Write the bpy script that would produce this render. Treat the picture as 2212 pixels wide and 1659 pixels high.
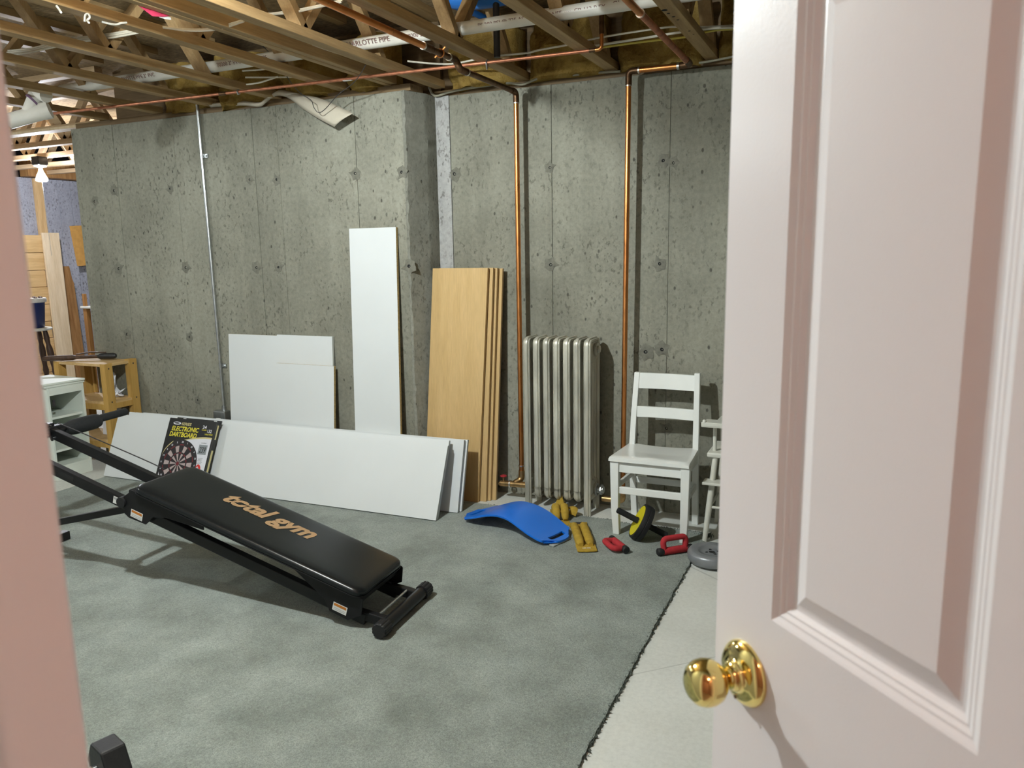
import bpy, bmesh, math, random
from math import sin, cos, pi, radians, atan2, sqrt
from mathutils import Vector, Matrix

random.seed(11)
S = bpy.context.scene
COL = S.collection
for o in list(bpy.data.objects):
    bpy.data.objects.remove(o)

# ------------------------------------------------------------------ camera
cam = bpy.data.cameras.new('camera')
cam_ob = bpy.data.objects.new('camera', cam)
COL.objects.link(cam_ob)
cam.sensor_fit = 'HORIZONTAL'
cam.sensor_width = 36.0
cam.lens = 36.0 * 1670.43 / 2212.0
cam.clip_start = 0.02
_y, _p, _r = radians(24.56882), radians(9.83877), radians(-1.01443)
_f = Vector((-sin(_y) * cos(_p), cos(_y) * cos(_p), -sin(_p)))
_rt = Vector((cos(_y), sin(_y), 0))
_up = _rt.cross(_f)
_r2 = cos(_r) * _rt + sin(_r) * _up
_u2 = -sin(_r) * _rt + cos(_r) * _up
mw = Matrix((_r2, _u2, -_f)).transposed().to_4x4()
mw.translation = (0, 0, 1.5)
cam_ob.matrix_world = mw
cam.dof.use_dof = True
cam.dof.focus_distance = 3.9
cam.dof.aperture_fstop = 9.0
S.camera = cam_ob

# ------------------------------------------------------------------ world + exposure
w = bpy.data.worlds.new('world')
S.world = w
w.use_nodes = True
w.node_tree.nodes['Background'].inputs[0].default_value = (0.02, 0.02, 0.022, 1)
w.node_tree.nodes['Background'].inputs[1].default_value = 0.2
S.view_settings.view_transform = 'Standard'
S.view_settings.look = 'None'
S.view_settings.gamma = 1.0
S.view_settings.use_curve_mapping = False
S.view_settings.exposure = 0.0

BULB_MAIN = (-2.03, 1.52, 2.478)      # bare bulb of the room, just above the picture
BULB_MAIN_POWER = 3650.0
BULB_SIDE = (-5.35, 1.75, 2.38)      # second bare bulb, left of the picture
BULB_SIDE_POWER = 750.0
BULB_FAR_POWER = 1100.0
HALL_POWER = 36.0

# ------------------------------------------------------------------ materials
MATS = {}
def new_mat(name):
    m = bpy.data.materials.new(name)
    m.use_nodes = True
    nt = m.node_tree
    b = nt.nodes['Principled BSDF']
    MATS[name] = m
    return m, nt, b
def N(nt, t, **kw):
    n = nt.nodes.new(t)
    for k, v in kw.items():
        setattr(n, k, v)
    return n
def L(nt, a, b):
    nt.links.new(a, b)
def ramp(nt, fac, stops):
    r = N(nt, 'ShaderNodeValToRGB')
    while len(r.color_ramp.elements) < len(stops):
        r.color_ramp.elements.new(0.5)
    for e, (p, c) in zip(r.color_ramp.elements, stops):
        e.position = p
        e.color = (c[0], c[1], c[2], 1) if isinstance(c, (tuple, list)) else (c, c, c, 1)
    L(nt, fac, r.inputs[0])
    return r
def coords(nt, scale=(1, 1, 1), kind='Object'):
    tc = N(nt, 'ShaderNodeTexCoord')
    mp = N(nt, 'ShaderNodeMapping')
    mp.inputs['Scale'].default_value = scale
    L(nt, tc.outputs[kind], mp.inputs[0])
    return mp.outputs[0]
def noise(nt, vec, scale, detail=4, rough=0.55):
    n = N(nt, 'ShaderNodeTexNoise')
    n.inputs['Scale'].default_value = scale
    n.inputs['Detail'].default_value = detail
    n.inputs['Roughness'].default_value = rough
    if vec is not None:
        L(nt, vec, n.inputs['Vector'])
    return n.outputs['Fac']
def mixc(nt, fac, a, b, mode='MIX'):
    m = N(nt, 'ShaderNodeMix', data_type='RGBA', blend_type=mode)
    for sock, v in ((m.inputs[0], fac), (m.inputs[6], a), (m.inputs[7], b)):
        if hasattr(v, 'node'):
            L(nt, v, sock)
        elif isinstance(v, (tuple, list)):
            sock.default_value = (v[0], v[1], v[2], 1)
        else:
            sock.default_value = v
    return m.outputs[2]
def bump(nt, b, h, strength=0.3, dist=0.005, prev=None):
    bp = N(nt, 'ShaderNodeBump')
    bp.inputs['Strength'].default_value = strength
    bp.inputs['Distance'].default_value = dist
    L(nt, h, bp.inputs['Height'])
    if prev is not None:
        L(nt, prev, bp.inputs['Normal'])
    L(nt, bp.outputs[0], b.inputs['Normal'])
    return bp.outputs[0]

def simple(name, col, rough=0.5, metal=0.0, var=0.12, scale=8.0, bmp=0.0, bscale=60.0, coat=0.0, spec=0.5, stretch=(1, 1, 1)):
    m, nt, b = new_mat(name)
    v = coords(nt, stretch)
    f = noise(nt, v, scale, 5)
    lo = tuple(c * (1 - var) for c in col)
    hi = tuple(min(1, c * (1 + var)) for c in col)
    r = ramp(nt, f, [(0.3, lo), (0.7, hi)])
    L(nt, r.outputs[0], b.inputs['Base Color'])
    b.inputs['Roughness'].default_value = rough
    b.inputs['Metallic'].default_value = metal
    b.inputs['Coat Weight'].default_value = coat
    b.inputs['Specular IOR Level'].default_value = spec
    if bmp:
        bump(nt, b, noise(nt, v, bscale, 4), bmp, 0.002)
    return m

def concrete(name, c0, c1, pit=1.0, seed=0.0):
    m, nt, b = new_mat(name)
    tc = N(nt, 'ShaderNodeTexCoord')
    mp = N(nt, 'ShaderNodeMapping')
    mp.inputs['Location'].default_value = (seed, seed * 0.7, seed * 1.3)
    L(nt, tc.outputs['Object'], mp.inputs[0])
    v = mp.outputs[0]
    big = noise(nt, v, 1.3, 6, 0.6)
    base = ramp(nt, big, [(0.34, c0), (0.64, c1)]).outputs[0]
    # vertical form streaks
    ms = N(nt, 'ShaderNodeMapping')
    ms.inputs['Scale'].default_value = (7, 7, 0.5)
    L(nt, v, ms.inputs[0])
    st = noise(nt, ms.outputs[0], 1.5, 5, 0.6)
    str_ = ramp(nt, st, [(0.3, 0.80), (0.65, 1.0)]).outputs[0]
    base = mixc(nt, 0.75, base, str_, 'MULTIPLY')
    fine = noise(nt, v, 45, 6, 0.7)
    fr = ramp(nt, fine, [(0.3, 0.72), (0.62, 1.08)]).outputs[0]
    base = mixc(nt, 0.7, base, fr, 'MULTIPLY')
    # honeycomb blotches: rough darker areas
    bl = noise(nt, v, 3.2, 5, 0.65)
    blm = ramp(nt, bl, [(0.40, 0.12), (0.60, 1.0)]).outputs[0]
    mc = N(nt, 'ShaderNodeMapping')
    mc.inputs['Scale'].default_value = (1.0, 1.0, 0.62)
    mc.inputs['Rotation'].default_value = (0, radians(24), 0)
    L(nt, v, mc.inputs[0])
    sc = noise(nt, mc.outputs[0], 46, 3, 0.6)
    scm = ramp(nt, sc, [(0.555, 0.0), (0.625, 1.0)]).outputs[0]
    rough_area = mixc(nt, 1.0, blm, scm, 'MULTIPLY')
    base = mixc(nt, mixc(nt, 1.0, rough_area, (0.62, 0.62, 0.62), 'MULTIPLY'), base, (0.075, 0.070, 0.055))
    # air holes
    mv = N(nt, 'ShaderNodeMapping')
    mv.inputs['Scale'].default_value = (1.25, 1.25, 0.8)
    L(nt, v, mv.inputs[0])
    vo = N(nt, 'ShaderNodeTexVoronoi')
    vo.inputs['Scale'].default_value = 17
    vo.inputs['Randomness'].default_value = 1.0
    L(nt, mv.outputs[0], vo.inputs['Vector'])
    hole = ramp(nt, vo.outputs['Distance'], [(0.10, 1.0), (0.17, 0.0)]).outputs[0]
    sel = N(nt, 'ShaderNodeSeparateColor')
    L(nt, vo.outputs['Color'], sel.inputs[0])
    selr = ramp(nt, sel.outputs[0], [(0.60, 0.0), (0.66, 1.0)]).outputs[0]
    hole = mixc(nt, 1.0, hole, selr, 'MULTIPLY')
    base = mixc(nt, mixc(nt, 1.0, hole, (0.75 * pit,) * 3, 'MULTIPLY'), base, (0.045, 0.043, 0.036))
    L(nt, base, b.inputs['Base Color'])
    b.inputs['Roughness'].default_value = 0.85
    b.inputs['Specular IOR Level'].default_value = 0.25
    n1 = bump(nt, b, fine, 0.22, 0.004)
    inv = N(nt, 'ShaderNodeInvert')
    L(nt, hole, inv.inputs[1])
    n2 = bump(nt, b, inv.outputs[0], 0.6, 0.004, n1)
    inv2 = N(nt, 'ShaderNodeInvert')
    L(nt, rough_area, inv2.inputs[1])
    bump(nt, b, inv2.outputs[0], 0.35, 0.004, n2)
    return m

def wood(name, c0, c1, axis='Y', rough=0.6, knots=True, grain=1.0, seed=0.0):
    m, nt, b = new_mat(name)
    sc = {'X': (0.6, 9, 9), 'Y': (9, 0.6, 9), 'Z': (9, 9, 0.6)}[axis]
    tc = N(nt, 'ShaderNodeTexCoord')
    mp = N(nt, 'ShaderNodeMapping')
    mp.inputs['Scale'].default_value = sc
    mp.inputs['Location'].default_value = (seed, seed, seed)
    L(nt, tc.outputs['Object'], mp.inputs[0])
    g = noise(nt, mp.outputs[0], 3.0 * grain, 8, 0.65)
    col = ramp(nt, g, [(0.32, c0), (0.68, c1)]).outputs[0]
    fg = noise(nt, mp.outputs[0], 22 * grain, 4, 0.6)
    col = mixc(nt, 0.35, col, ramp(nt, fg, [(0.3, 0.7), (0.7, 1.1)]).outputs[0], 'MULTIPLY')
    if knots:
        vo = N(nt, 'ShaderNodeTexVoronoi')
        mk = N(nt, 'ShaderNodeMapping')
        mk.inputs['Scale'].default_value = tuple(min(s, 5) for s in sc)
        L(nt, tc.outputs['Object'], mk.inputs[0])
        L(nt, mk.outputs[0], vo.inputs['Vector'])
        vo.inputs['Scale'].default_value = 1.3
        k = ramp(nt, vo.outputs['Distance'], [(0.05, 1.0), (0.11, 0.0)]).outputs[0]
        col = mixc(nt, mixc(nt, 1.0, k, (0.7, 0.7, 0.7), 'MULTIPLY'), col, tuple(c * 0.3 for c in c0))
    L(nt, col, b.inputs['Base Color'])
    b.inputs['Roughness'].default_value = rough
    b.inputs['Specular IOR Level'].default_value = 0.3
    bump(nt, b, fg, 0.15, 0.002)
    return m

def emit(name, col, strength):
    m, nt, b = new_mat(name)
    b.inputs['Base Color'].default_value = (*col, 1)
    b.inputs['Emission Color'].default_value = (*col, 1)
    b.inputs['Emission Strength'].default_value = strength
    return m

concrete('concrete', (0.205, 0.201, 0.160), (0.318, 0.311, 0.253))
concrete('concrete_dark', (0.20, 0.20, 0.165), (0.30, 0.295, 0.25), 1.0, 4.0)
concrete('concrete_pale', (0.40, 0.395, 0.385), (0.47, 0.465, 0.455), 0.4, 9.0)
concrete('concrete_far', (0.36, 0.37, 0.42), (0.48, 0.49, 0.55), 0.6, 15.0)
simple('mortar', (0.16, 0.155, 0.125), 0.9, 0, 0.3, 40, 0.5, 70)
simple('hole_black', (0.012, 0.012, 0.012), 0.9, 0, 0.2, 20)

# floor slab
m, nt, b = new_mat('slab')
v = coords(nt)
f1 = noise(nt, v, 1.6, 6, 0.6)
c = ramp(nt, f1, [(0.3, (0.58, 0.585, 0.545)), (0.7, (0.70, 0.705, 0.665))]).outputs[0]
f2 = noise(nt, v, 60, 4, 0.7)
c = mixc(nt, 0.5, c, ramp(nt, f2, [(0.25, 0.78), (0.6, 1.05)]).outputs[0], 'MULTIPLY')
vo = N(nt, 'ShaderNodeTexVoronoi', feature='DISTANCE_TO_EDGE')
vo.inputs['Scale'].default_value = 1.15
wv = N(nt, 'ShaderNodeMapping')
L(nt, mixc(nt, 0.12, v, N(nt, 'ShaderNodeTexNoise').outputs['Color']), wv.inputs[0])
L(nt, wv.outputs[0], vo.inputs['Vector'])
ck = ramp(nt, vo.outputs['Distance'], [(0.0, 0.35), (0.004, 0.0)]).outputs[0]
c = mixc(nt, ck, c, (0.12, 0.12, 0.11))
L(nt, c, b.inputs['Base Color'])
b.inputs['Roughness'].default_value = 0.7
b.inputs['Specular IOR Level'].default_value = 0.3
bump(nt, b, f2, 0.15, 0.002)

# carpet
m, nt, b = new_mat('carpet')
v = coords(nt)
big = noise(nt, v, 3.4, 6, 0.62)
c = ramp(nt, big, [(0.32, (0.205, 0.237, 0.207)), (0.70, (0.42, 0.472, 0.425))]).outputs[0]
pile = noise(nt, v, 260, 3, 0.7)
mid = noise(nt, v, 85, 4, 0.65)
c = mixc(nt, 0.85, c, ramp(nt, pile, [(0.3, 0.5), (0.68, 1.3)]).outputs[0], 'MULTIPLY')
c = mixc(nt, 0.6, c, ramp(nt, mid, [(0.3, 0.66), (0.68, 1.2)]).outputs[0], 'MULTIPLY')
L(nt, c, b.inputs['Base Color'])
b.inputs['Roughness'].default_value = 1.0
b.inputs['Specular IOR Level'].default_value = 0.05
b.inputs['Sheen Weight'].default_value = 0.25
b.inputs['Sheen Roughness'].default_value = 0.6
n1 = bump(nt, b, pile, 0.9, 0.006)
bump(nt, b, mid, 0.6, 0.01, n1)
simple('carpet_tuft', (0.10, 0.115, 0.10), 1.0, 0, 0.4, 60)

wood('truss_wood', (0.29, 0.185, 0.085), (0.48, 0.335, 0.165), 'Y')
wood('truss_wood_x', (0.40, 0.27, 0.15), (0.62, 0.46, 0.28), 'X')
wood('web_wood', (0.25, 0.155, 0.07), (0.42, 0.28, 0.135), 'Z')
wood('sill_wood', (0.12, 0.078, 0.04), (0.24, 0.16, 0.08), 'X')
wood('pine', (0.52, 0.33, 0.14), (0.72, 0.50, 0.26), 'Z')
wood('pine_x', (0.50, 0.32, 0.13), (0.70, 0.48, 0.24), 'Y', grain=0.8)
wood('pine_shelf', (0.44, 0.25, 0.06), (0.58, 0.36, 0.11), 'Z', 0.45, False)
wood('pale_board', (0.62, 0.47, 0.29), (0.78, 0.64, 0.45), 'Z', 0.6, True, 0.8)
wood('old_board', (0.24, 0.11, 0.035), (0.44, 0.24, 0.09), 'Z')
wood('dark_wood', (0.035, 0.020, 0.013), (0.10, 0.055, 0.035), 'Z', 0.45, False)
wood('brown_wood', (0.22, 0.10, 0.03), (0.38, 0.19, 0.06), 'Z', 0.5, False)
wood('maple', (0.545, 0.365, 0.16), (0.625, 0.43, 0.205), 'Z', 0.38, False, 0.7)
wood('maple_edge', (0.54, 0.37, 0.165), (0.63, 0.445, 0.22), 'Z', 0.45, False, 0.7)
simple('maple_core', (0.36, 0.22, 0.075), 0.8, 0, 0.3, 90)
simple('osb', (0.30, 0.21, 0.11), 0.9, 0, 0.45, 30, 0.4, 50, stretch=(1, 2.2, 1))
simple('laminate', (0.675, 0.695, 0.70), 0.42, 0, 0.02, 3)
simple('laminate_edge', (0.55, 0.57, 0.53), 0.5, 0, 0.06, 20)
simple('particle', (0.42, 0.30, 0.12), 0.85, 0, 0.35, 120, 0.3, 150)
simple('white_paint', (0.79, 0.80, 0.77), 0.28, 0, 0.03, 6, 0.08, 25, coat=0.3)
simple('cream_paint', (0.62, 0.615, 0.55), 0.42, 0, 0.05, 9)
simple('shelf_white', (0.70, 0.745, 0.68), 0.5, 0, 0.03, 6)
simple('paper_white', (0.78, 0.78, 0.82), 0.7, 0, 0.05, 9)
simple('iron_silver', (0.50, 0.485, 0.41), 0.38, 0.30, 0.30, 14, 0.25, 60, stretch=(1, 1, 0.25))
simple('brass_fit', (0.42, 0.27, 0.12), 0.38, 0.9, 0.35, 30)
m, nt, b = new_mat('copper')
v = coords(nt, (1, 1, 0.4))
f = noise(nt, v, 7, 6, 0.6)
c = ramp(nt, f, [(0.3, (0.50, 0.17, 0.05)), (0.55, (0.72, 0.30, 0.10)), (0.75, (0.62, 0.25, 0.09))]).outputs[0]
L(nt, c, b.inputs['Base Color'])
b.inputs['Metallic'].default_value = 1.0
rr = ramp(nt, noise(nt, v, 25, 4), [(0.3, 0.26), (0.7, 0.42)])
L(nt, rr.outputs[0], b.inputs['Roughness'])
simple('copper_dull', (0.50, 0.20, 0.11), 0.45, 0.75, 0.3, 25)
simple('copper_dark', (0.13, 0.07, 0.035), 0.42, 0.8, 0.45, 30)
simple('solder', (0.72, 0.70, 0.66), 0.3, 1.0, 0.1, 30)
simple('galvanised', (0.55, 0.57, 0.58), 0.3, 0.95, 0.2, 20)
simple('pvc', (0.70, 0.68, 0.62), 0.4, 0, 0.08, 7)
simple('pvc_primer', (0.16, 0.09, 0.17), 0.5, 0, 0.2, 30)
simple('pipe_ink', (0.22, 0.12, 0.11), 0.7, 0, 0.3, 90)
simple('cable_white', (0.66, 0.62, 0.52), 0.5, 0, 0.06, 15)
simple('cable_grey', (0.30, 0.28, 0.21), 0.6, 0, 0.15, 15)
simple('cable_yellow', (0.55, 0.46, 0.08), 0.5, 0, 0.1, 15)
simple('wire_black', (0.03, 0.028, 0.03), 0.5)
simple('blue_plastic', (0.02, 0.16, 0.55), 0.35, 0, 0.12, 5)
simple('vinyl_strip', (0.50, 0.45, 0.36), 0.65, 0, 0.12, 5, 0.1, 30)
simple('red_foil', (0.62, 0.05, 0.12), 0.5, 0, 0.2, 20)
m, nt, b = new_mat('insulation')
v = coords(nt)
f = noise(nt, v, 9, 8, 0.7)
c = ramp(nt, f, [(0.25, (0.16, 0.09, 0.022)), (0.5, (0.41, 0.265, 0.072)), (0.75, (0.54, 0.385, 0.135))]).outputs[0]
L(nt, c, b.inputs['Base Color'])
b.inputs['Roughness'].default_value = 1.0
b.inputs['Specular IOR Level'].default_value = 0.05
bump(nt, b, noise(nt, v, 55, 6, 0.75), 1.0, 0.015)
simple('cobweb', (0.45, 0.43, 0.38), 0.9)

simple('pad_vinyl', (0.0065, 0.008, 0.009), 0.27, 0, 0.2, 40, 0.06, 350, spec=0.42)
simple('black_steel', (0.007, 0.007, 0.008), 0.32, 0.0, 0.2, 20, spec=0.35)
simple('black_plastic', (0.008, 0.008, 0.009), 0.45, 0, 0.2, 20, spec=0.3)
simple('black_foam', (0.008, 0.009, 0.010), 0.85, 0, 0.25, 90, 0.4, 300)
simple('black_rubber', (0.010, 0.010, 0.011), 0.6, 0, 0.25, 90)
simple('gold_print', (0.36, 0.225, 0.115), 0.5, 0, 0.05, 20)
simple('chrome', (0.75, 0.76, 0.78), 0.15, 1.0, 0.05, 10)
simple('label_white', (0.70, 0.70, 0.68), 0.5, 0, 0.03, 20)
simple('label_orange', (0.50, 0.17, 0.02), 0.5, 0, 0.05, 20)
simple('label_grey', (0.35, 0.35, 0.36), 0.5, 0, 0.05, 20)
simple('board_blue', (0.006, 0.155, 0.68), 0.32, 0, 0.05, 4)
simple('board_pad', (0.33, 0.35, 0.34), 0.8, 0, 0.05, 9)
simple('mustard', (0.42, 0.27, 0.028), 0.85, 0, 0.16, 40, 0.5, 220)
simple('red_foam', (0.42, 0.022, 0.030), 0.85, 0, 0.12, 60, 0.4, 260)
simple('wheel_yellow', (0.70, 0.60, 0.012), 0.4, 0, 0.05, 10)
simple('vinyl_grey', (0.25, 0.26, 0.275), 0.38, 0.35, 0.08, 12)
simple('iron_black', (0.018, 0.018, 0.019), 0.5, 0.1, 0.25, 50, 0.3, 120)
simple('bucket_blue', (0.010, 0.022, 0.10), 0.4, 0, 0.1, 8)
simple('bucket_rim', (0.68, 0.66, 0.62), 0.6, 0, 0.15, 25)
simple('tan_card', (0.56, 0.30, 0.075), 0.75, 0, 0.12, 20, 0.2, 120)
simple('box_black', (0.014, 0.014, 0.013), 0.4, 0, 0.1, 20, coat=0.2)
simple('box_card', (0.55, 0.50, 0.36), 0.75, 0, 0.1, 20)
simple('print_yellow', (0.72, 0.62, 0.05), 0.45, 0, 0.04, 20)
simple('print_gold', (0.62, 0.54, 0.26), 0.45, 0, 0.04, 20)
simple('print_white', (0.70, 0.70, 0.76), 0.45, 0, 0.03, 20)
simple('print_tan', (0.45, 0.36, 0.35), 0.5, 0, 0.04, 20)
simple('print_dark', (0.020, 0.016, 0.018), 0.5, 0, 0.1, 20)
simple('print_red', (0.16, 0.018, 0.024), 0.5, 0, 0.1, 20)
simple('print_redbright', (0.62, 0.04, 0.03), 0.5, 0, 0.05, 20)
simple('print_lcd', (0.26, 0.28, 0.30), 0.5, 0, 0.05, 20)

# door paint: pale pink gloss enamel with roller texture
def pink(name, col, rough):
    m, nt, b = new_mat(name)
    v = coords(nt)
    L(nt, ramp(nt, noise(nt, v, 3, 3), [(0.3, tuple(c * 0.985 for c in col)), (0.7, col)]).outputs[0], b.inputs['Base Color'])
    b.inputs['Roughness'].default_value = rough
    b.inputs['Specular IOR Level'].default_value = 0.5
    bump(nt, b, noise(nt, v, 260, 3, 0.5), 0.12, 0.0012)
    return m
pink('door_pink', (0.74, 0.71, 0.715), 0.30)
pink('jamb_pink', (0.80, 0.725, 0.70), 0.45)
pink('hall_pink', (0.68, 0.50, 0.44), 0.8)
simple('drywall', (0.34, 0.33, 0.31), 0.9, 0, 0.06, 3)
m, nt, b = new_mat('brass')
b.inputs['Base Color'].default_value = (0.86, 0.70, 0.27, 1)
b.inputs['Metallic'].default_value = 1.0
L(nt, ramp(nt, noise(nt, coords(nt), 40, 3), [(0.3, 0.07), (0.7, 0.12)]).outputs[0], b.inputs['Roughness'])
emit('bulb_far_glow', (0.86, 0.90, 1.0), 1.0)
emit('bulb_main_glow', (0.90, 0.985, 0.985), 1.0)
emit('bulb_side_glow', (0.90, 0.985, 0.985), 1.0)
emit('hall_glow', (1.0, 0.69, 0.56), 1.0)

# ------------------------------------------------------------------ mesh helpers
WORLD = {}
class MB:
    def __init__(s):
        s.v, s.f, s.m = [], [], []
    def add(s, vs, fs, mi=0, mat=None):
        k = len(s.v)
        if mat is not None:
            vs = [mat @ Vector(p) for p in vs]
        s.v += [Vector(p) for p in vs]
        s.f += [tuple(i + k for i in f) for f in fs]
        s.m += [mi] * len(fs)
        return s
    def box(s, lo, hi, mi=0, mat=None):
        x0, y0, z0 = lo
        x1, y1, z1 = hi
        vs = [(x0, y0, z0), (x1, y0, z0), (x1, y1, z0), (x0, y1, z0), (x0, y0, z1), (x1, y0, z1), (x1, y1, z1), (x0, y1, z1)]
        fs = [(0, 3, 2, 1), (4, 5, 6, 7), (0, 1, 5, 4), (1, 2, 6, 5), (2, 3, 7, 6), (3, 0, 4, 7)]
        return s.add(vs, fs, mi, mat)
    def bar(s, p0, p1, wid, hgt, up=(0, 0, 1), mi=0, mat=None):
        p0, p1 = Vector(p0), Vector(p1)
        d = (p1 - p0).normalized()
        side = d.cross(Vector(up))
        if side.length < 1e-5:
            side = d.cross(Vector((1, 0, 0)))
        side.normalize()
        u = side.cross(d).normalized()
        vs = []
        for p in (p0, p1):
            for a, b_ in ((-1, -1), (1, -1), (1, 1), (-1, 1)):
                vs.append(p + side * a * wid / 2 + u * b_ * hgt / 2)
        fs = [(0, 3, 2, 1), (4, 5, 6, 7), (0, 1, 5, 4), (1, 2, 6, 5), (2, 3, 7, 6), (3, 0, 4, 7)]
        return s.add(vs, fs, mi, mat)
    def prism(s, poly, z0, z1, mi=0, mat=None):
        n = len(poly)
        vs = [(p[0], p[1], z0) for p in poly] + [(p[0], p[1], z1) for p in poly]
        fs = [tuple(range(n - 1, -1, -1)), tuple(range(n, 2 * n))]
        fs += [(i, (i + 1) % n, n + (i + 1) % n, n + i) for i in range(n)]
        return s.add(vs, fs, mi, mat)
    def tube(s, pts, r, seg=10, mi=0, mat=None, prof=None, closed=False, cap=True, up0=None):
        pts = [Vector(p) for p in pts]
        n = len(pts)
        rs = r if isinstance(r, (list, tuple)) else [r] * n
        tang = []
        for i in range(n):
            if closed:
                t = pts[(i + 1) % n] - pts[i - 1]
            else:
                t = pts[min(i + 1, n - 1)] - pts[max(i - 1, 0)]
            tang.append(t.normalized())
        u = Vector(up0) if up0 else Vector((0, 0, 1))
        if abs(u.dot(tang[0])) > 0.95:
            u = Vector((1, 0, 0)) if abs(tang[0].x) < 0.9 else Vector((0, 1, 0))
        vs = []
        if prof is None:
            prof = [(cos(2 * pi * k / seg), sin(2 * pi * k / seg)) for k in range(seg)]
        else:
            seg = len(prof)
        for i in range(n):
            u = (u - tang[i] * u.dot(tang[i])).normalized()
            q = tang[i].cross(u)
            for a, b_ in prof:
                vs.append(pts[i] + (q * a + u * b_) * rs[i])
        fs = []
        rng = n if closed else n - 1
        for i in range(rng):
            j = (i + 1) % n
            for k in range(seg):
                l = (k + 1) % seg
                fs.append((i * seg + k, i * seg + l, j * seg + l, j * seg + k))
        if cap and not closed:
            fs.append(tuple(range(seg - 1, -1, -1)))
            fs.append(tuple((n - 1) * seg + k for k in range(seg)))
        return s.add(vs, fs, mi, mat)
    def cyl(s, p0, p1, r, seg=16, mi=0, mat=None, r1=None):
        return s.tube([p0, p1], [r, r if r1 is None else r1], seg, mi, mat)
    def lathe(s, prof, seg=28, mi=0, mat=None, cap=True):
        n = len(prof)
        vs, fs = [], []
        for r, z in prof:
            for k in range(seg):
                a = 2 * pi * k / seg
                vs.append((r * cos(a), r * sin(a), z))
        for i in range(n - 1):
            for k in range(seg):
                l = (k + 1) % seg
                fs.append((i * seg + k, i * seg + l, (i + 1) * seg + l, (i + 1) * seg + k))
        if cap and prof[0][0] > 1e-4:
            fs.append(tuple(range(seg - 1, -1, -1)))
        if cap and prof[-1][0] > 1e-4:
            fs.append(tuple((n - 1) * seg + k for k in range(seg)))
        return s.add(vs, fs, mi, mat)
    def quad(s, a, b_, c_, d, mi=0, mat=None):
        return s.add([a, b_, c_, d], [(0, 1, 2, 3)], mi, mat)
    def mesh(s, name, mats, smooth=None, inv=None):
        me = bpy.data.meshes.new(name)
        vs = s.v if inv is None else [inv @ p for p in s.v]
        me.from_pydata([tuple(p) for p in vs], [], s.f)
        mats = mats if isinstance(mats, (list, tuple)) else [mats]
        for mm in mats:
            me.materials.append(MATS[mm])
        me.polygons.foreach_set('material_index', s.m)
        bm = bmesh.new()
        bm.from_mesh(me)
        bmesh.ops.recalc_face_normals(bm, faces=bm.faces)
        bm.to_mesh(me)
        bm.free()
        if smooth is not None:
            me.polygons.foreach_set('use_smooth', [True] * len(me.polygons))
            me.set_sharp_from_angle(angle=radians(smooth))
        me.update()
        return me
    def build(s, name, mats, parent=None, smooth=None, bev=0.0, local=False, seg=2):
        inv = None
        if parent is not None and not local:
            inv = WORLD[parent.name].inverted()
        o = bpy.data.objects.new(name, s.mesh(name, mats, smooth, inv))
        COL.objects.link(o)
        if parent is not None:
            o.parent = parent
            WORLD[o.name] = WORLD[parent.name].copy()
        else:
            WORLD[o.name] = Matrix.Identity(4)
        if bev:
            bm_ = o.modifiers.new('bevel', 'BEVEL')
            bm_.width = bev
            bm_.segments = seg
            bm_.limit_method = 'ANGLE'
            bm_.angle_limit = radians(40)
            bm_.harden_normals = False
        return o
def tag(o, label=None, cat=None, group=None, kind=None):
    if label: o['label'] = label
    if cat: o['category'] = cat
    if group: o['group'] = group
    if kind: o['kind'] = kind
    return o
def thing(name, label, cat, loc=(0, 0, 0), rotz=0.0, group=None):
    o = bpy.data.objects.new(name, None)
    o.empty_display_size = 0.1
    COL.objects.link(o)
    o.location = loc
    o.rotation_euler = (0, 0, rotz)
    WORLD[o.name] = Matrix.Translation(Vector(loc)) @ Matrix.Rotation(rotz, 4, 'Z')
    return tag(o, label, cat, group)
def struct_empty(name, loc=(0, 0, 0)):
    o = bpy.data.objects.new(name, None)
    COL.objects.link(o)
    o.location = loc
    WORLD[o.name] = Matrix.Translation(Vector(loc))
    o['kind'] = 'structure'
    return o
def inst(src, parent, loc, rot=(0, 0, 0), scale=(1, 1, 1)):
    c = src.copy()
    COL.objects.link(c)
    c.parent = parent
    c.location = loc
    c.rotation_euler = rot
    c.scale = scale
    return c
def smooth_path(pts, n=8):
    P = [Vector(p) for p in pts]
    P = [P[0]] + P + [P[-1]]
    out = []
    for i in range(1, len(P) - 2):
        for k in range(n):
            t = k / n
            a, b_, c_, d = P[i - 1], P[i], P[i + 1], P[i + 2]
            out.append(0.5 * ((2 * b_) + (c_ - a) * t + (2 * a - 5 * b_ + 4 * c_ - d) * t * t + (3 * b_ - a - 3 * c_ + d) * t ** 3))
    out.append(P[-2])
    return out
def arc_corner(pts, r, n=5):
    """polyline with rounded corners"""
    P = [Vector(p) for p in pts]
    out = [P[0]]
    for i in range(1, len(P) - 1):
        a = (P[i - 1] - P[i]).normalized()
        b_ = (P[i + 1] - P[i]).normalized()
        rr = min(r, (P[i - 1] - P[i]).length * 0.45, (P[i + 1] - P[i]).length * 0.45)
        p0, p1 = P[i] + a * rr, P[i] + b_ * rr
        for k in range(n + 1):
            t = k / n
            out.append((1 - t) ** 2 * p0 + 2 * t * (1 - t) * P[i] + t * t * p1)
    out.append(P[-1])
    return out
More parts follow.
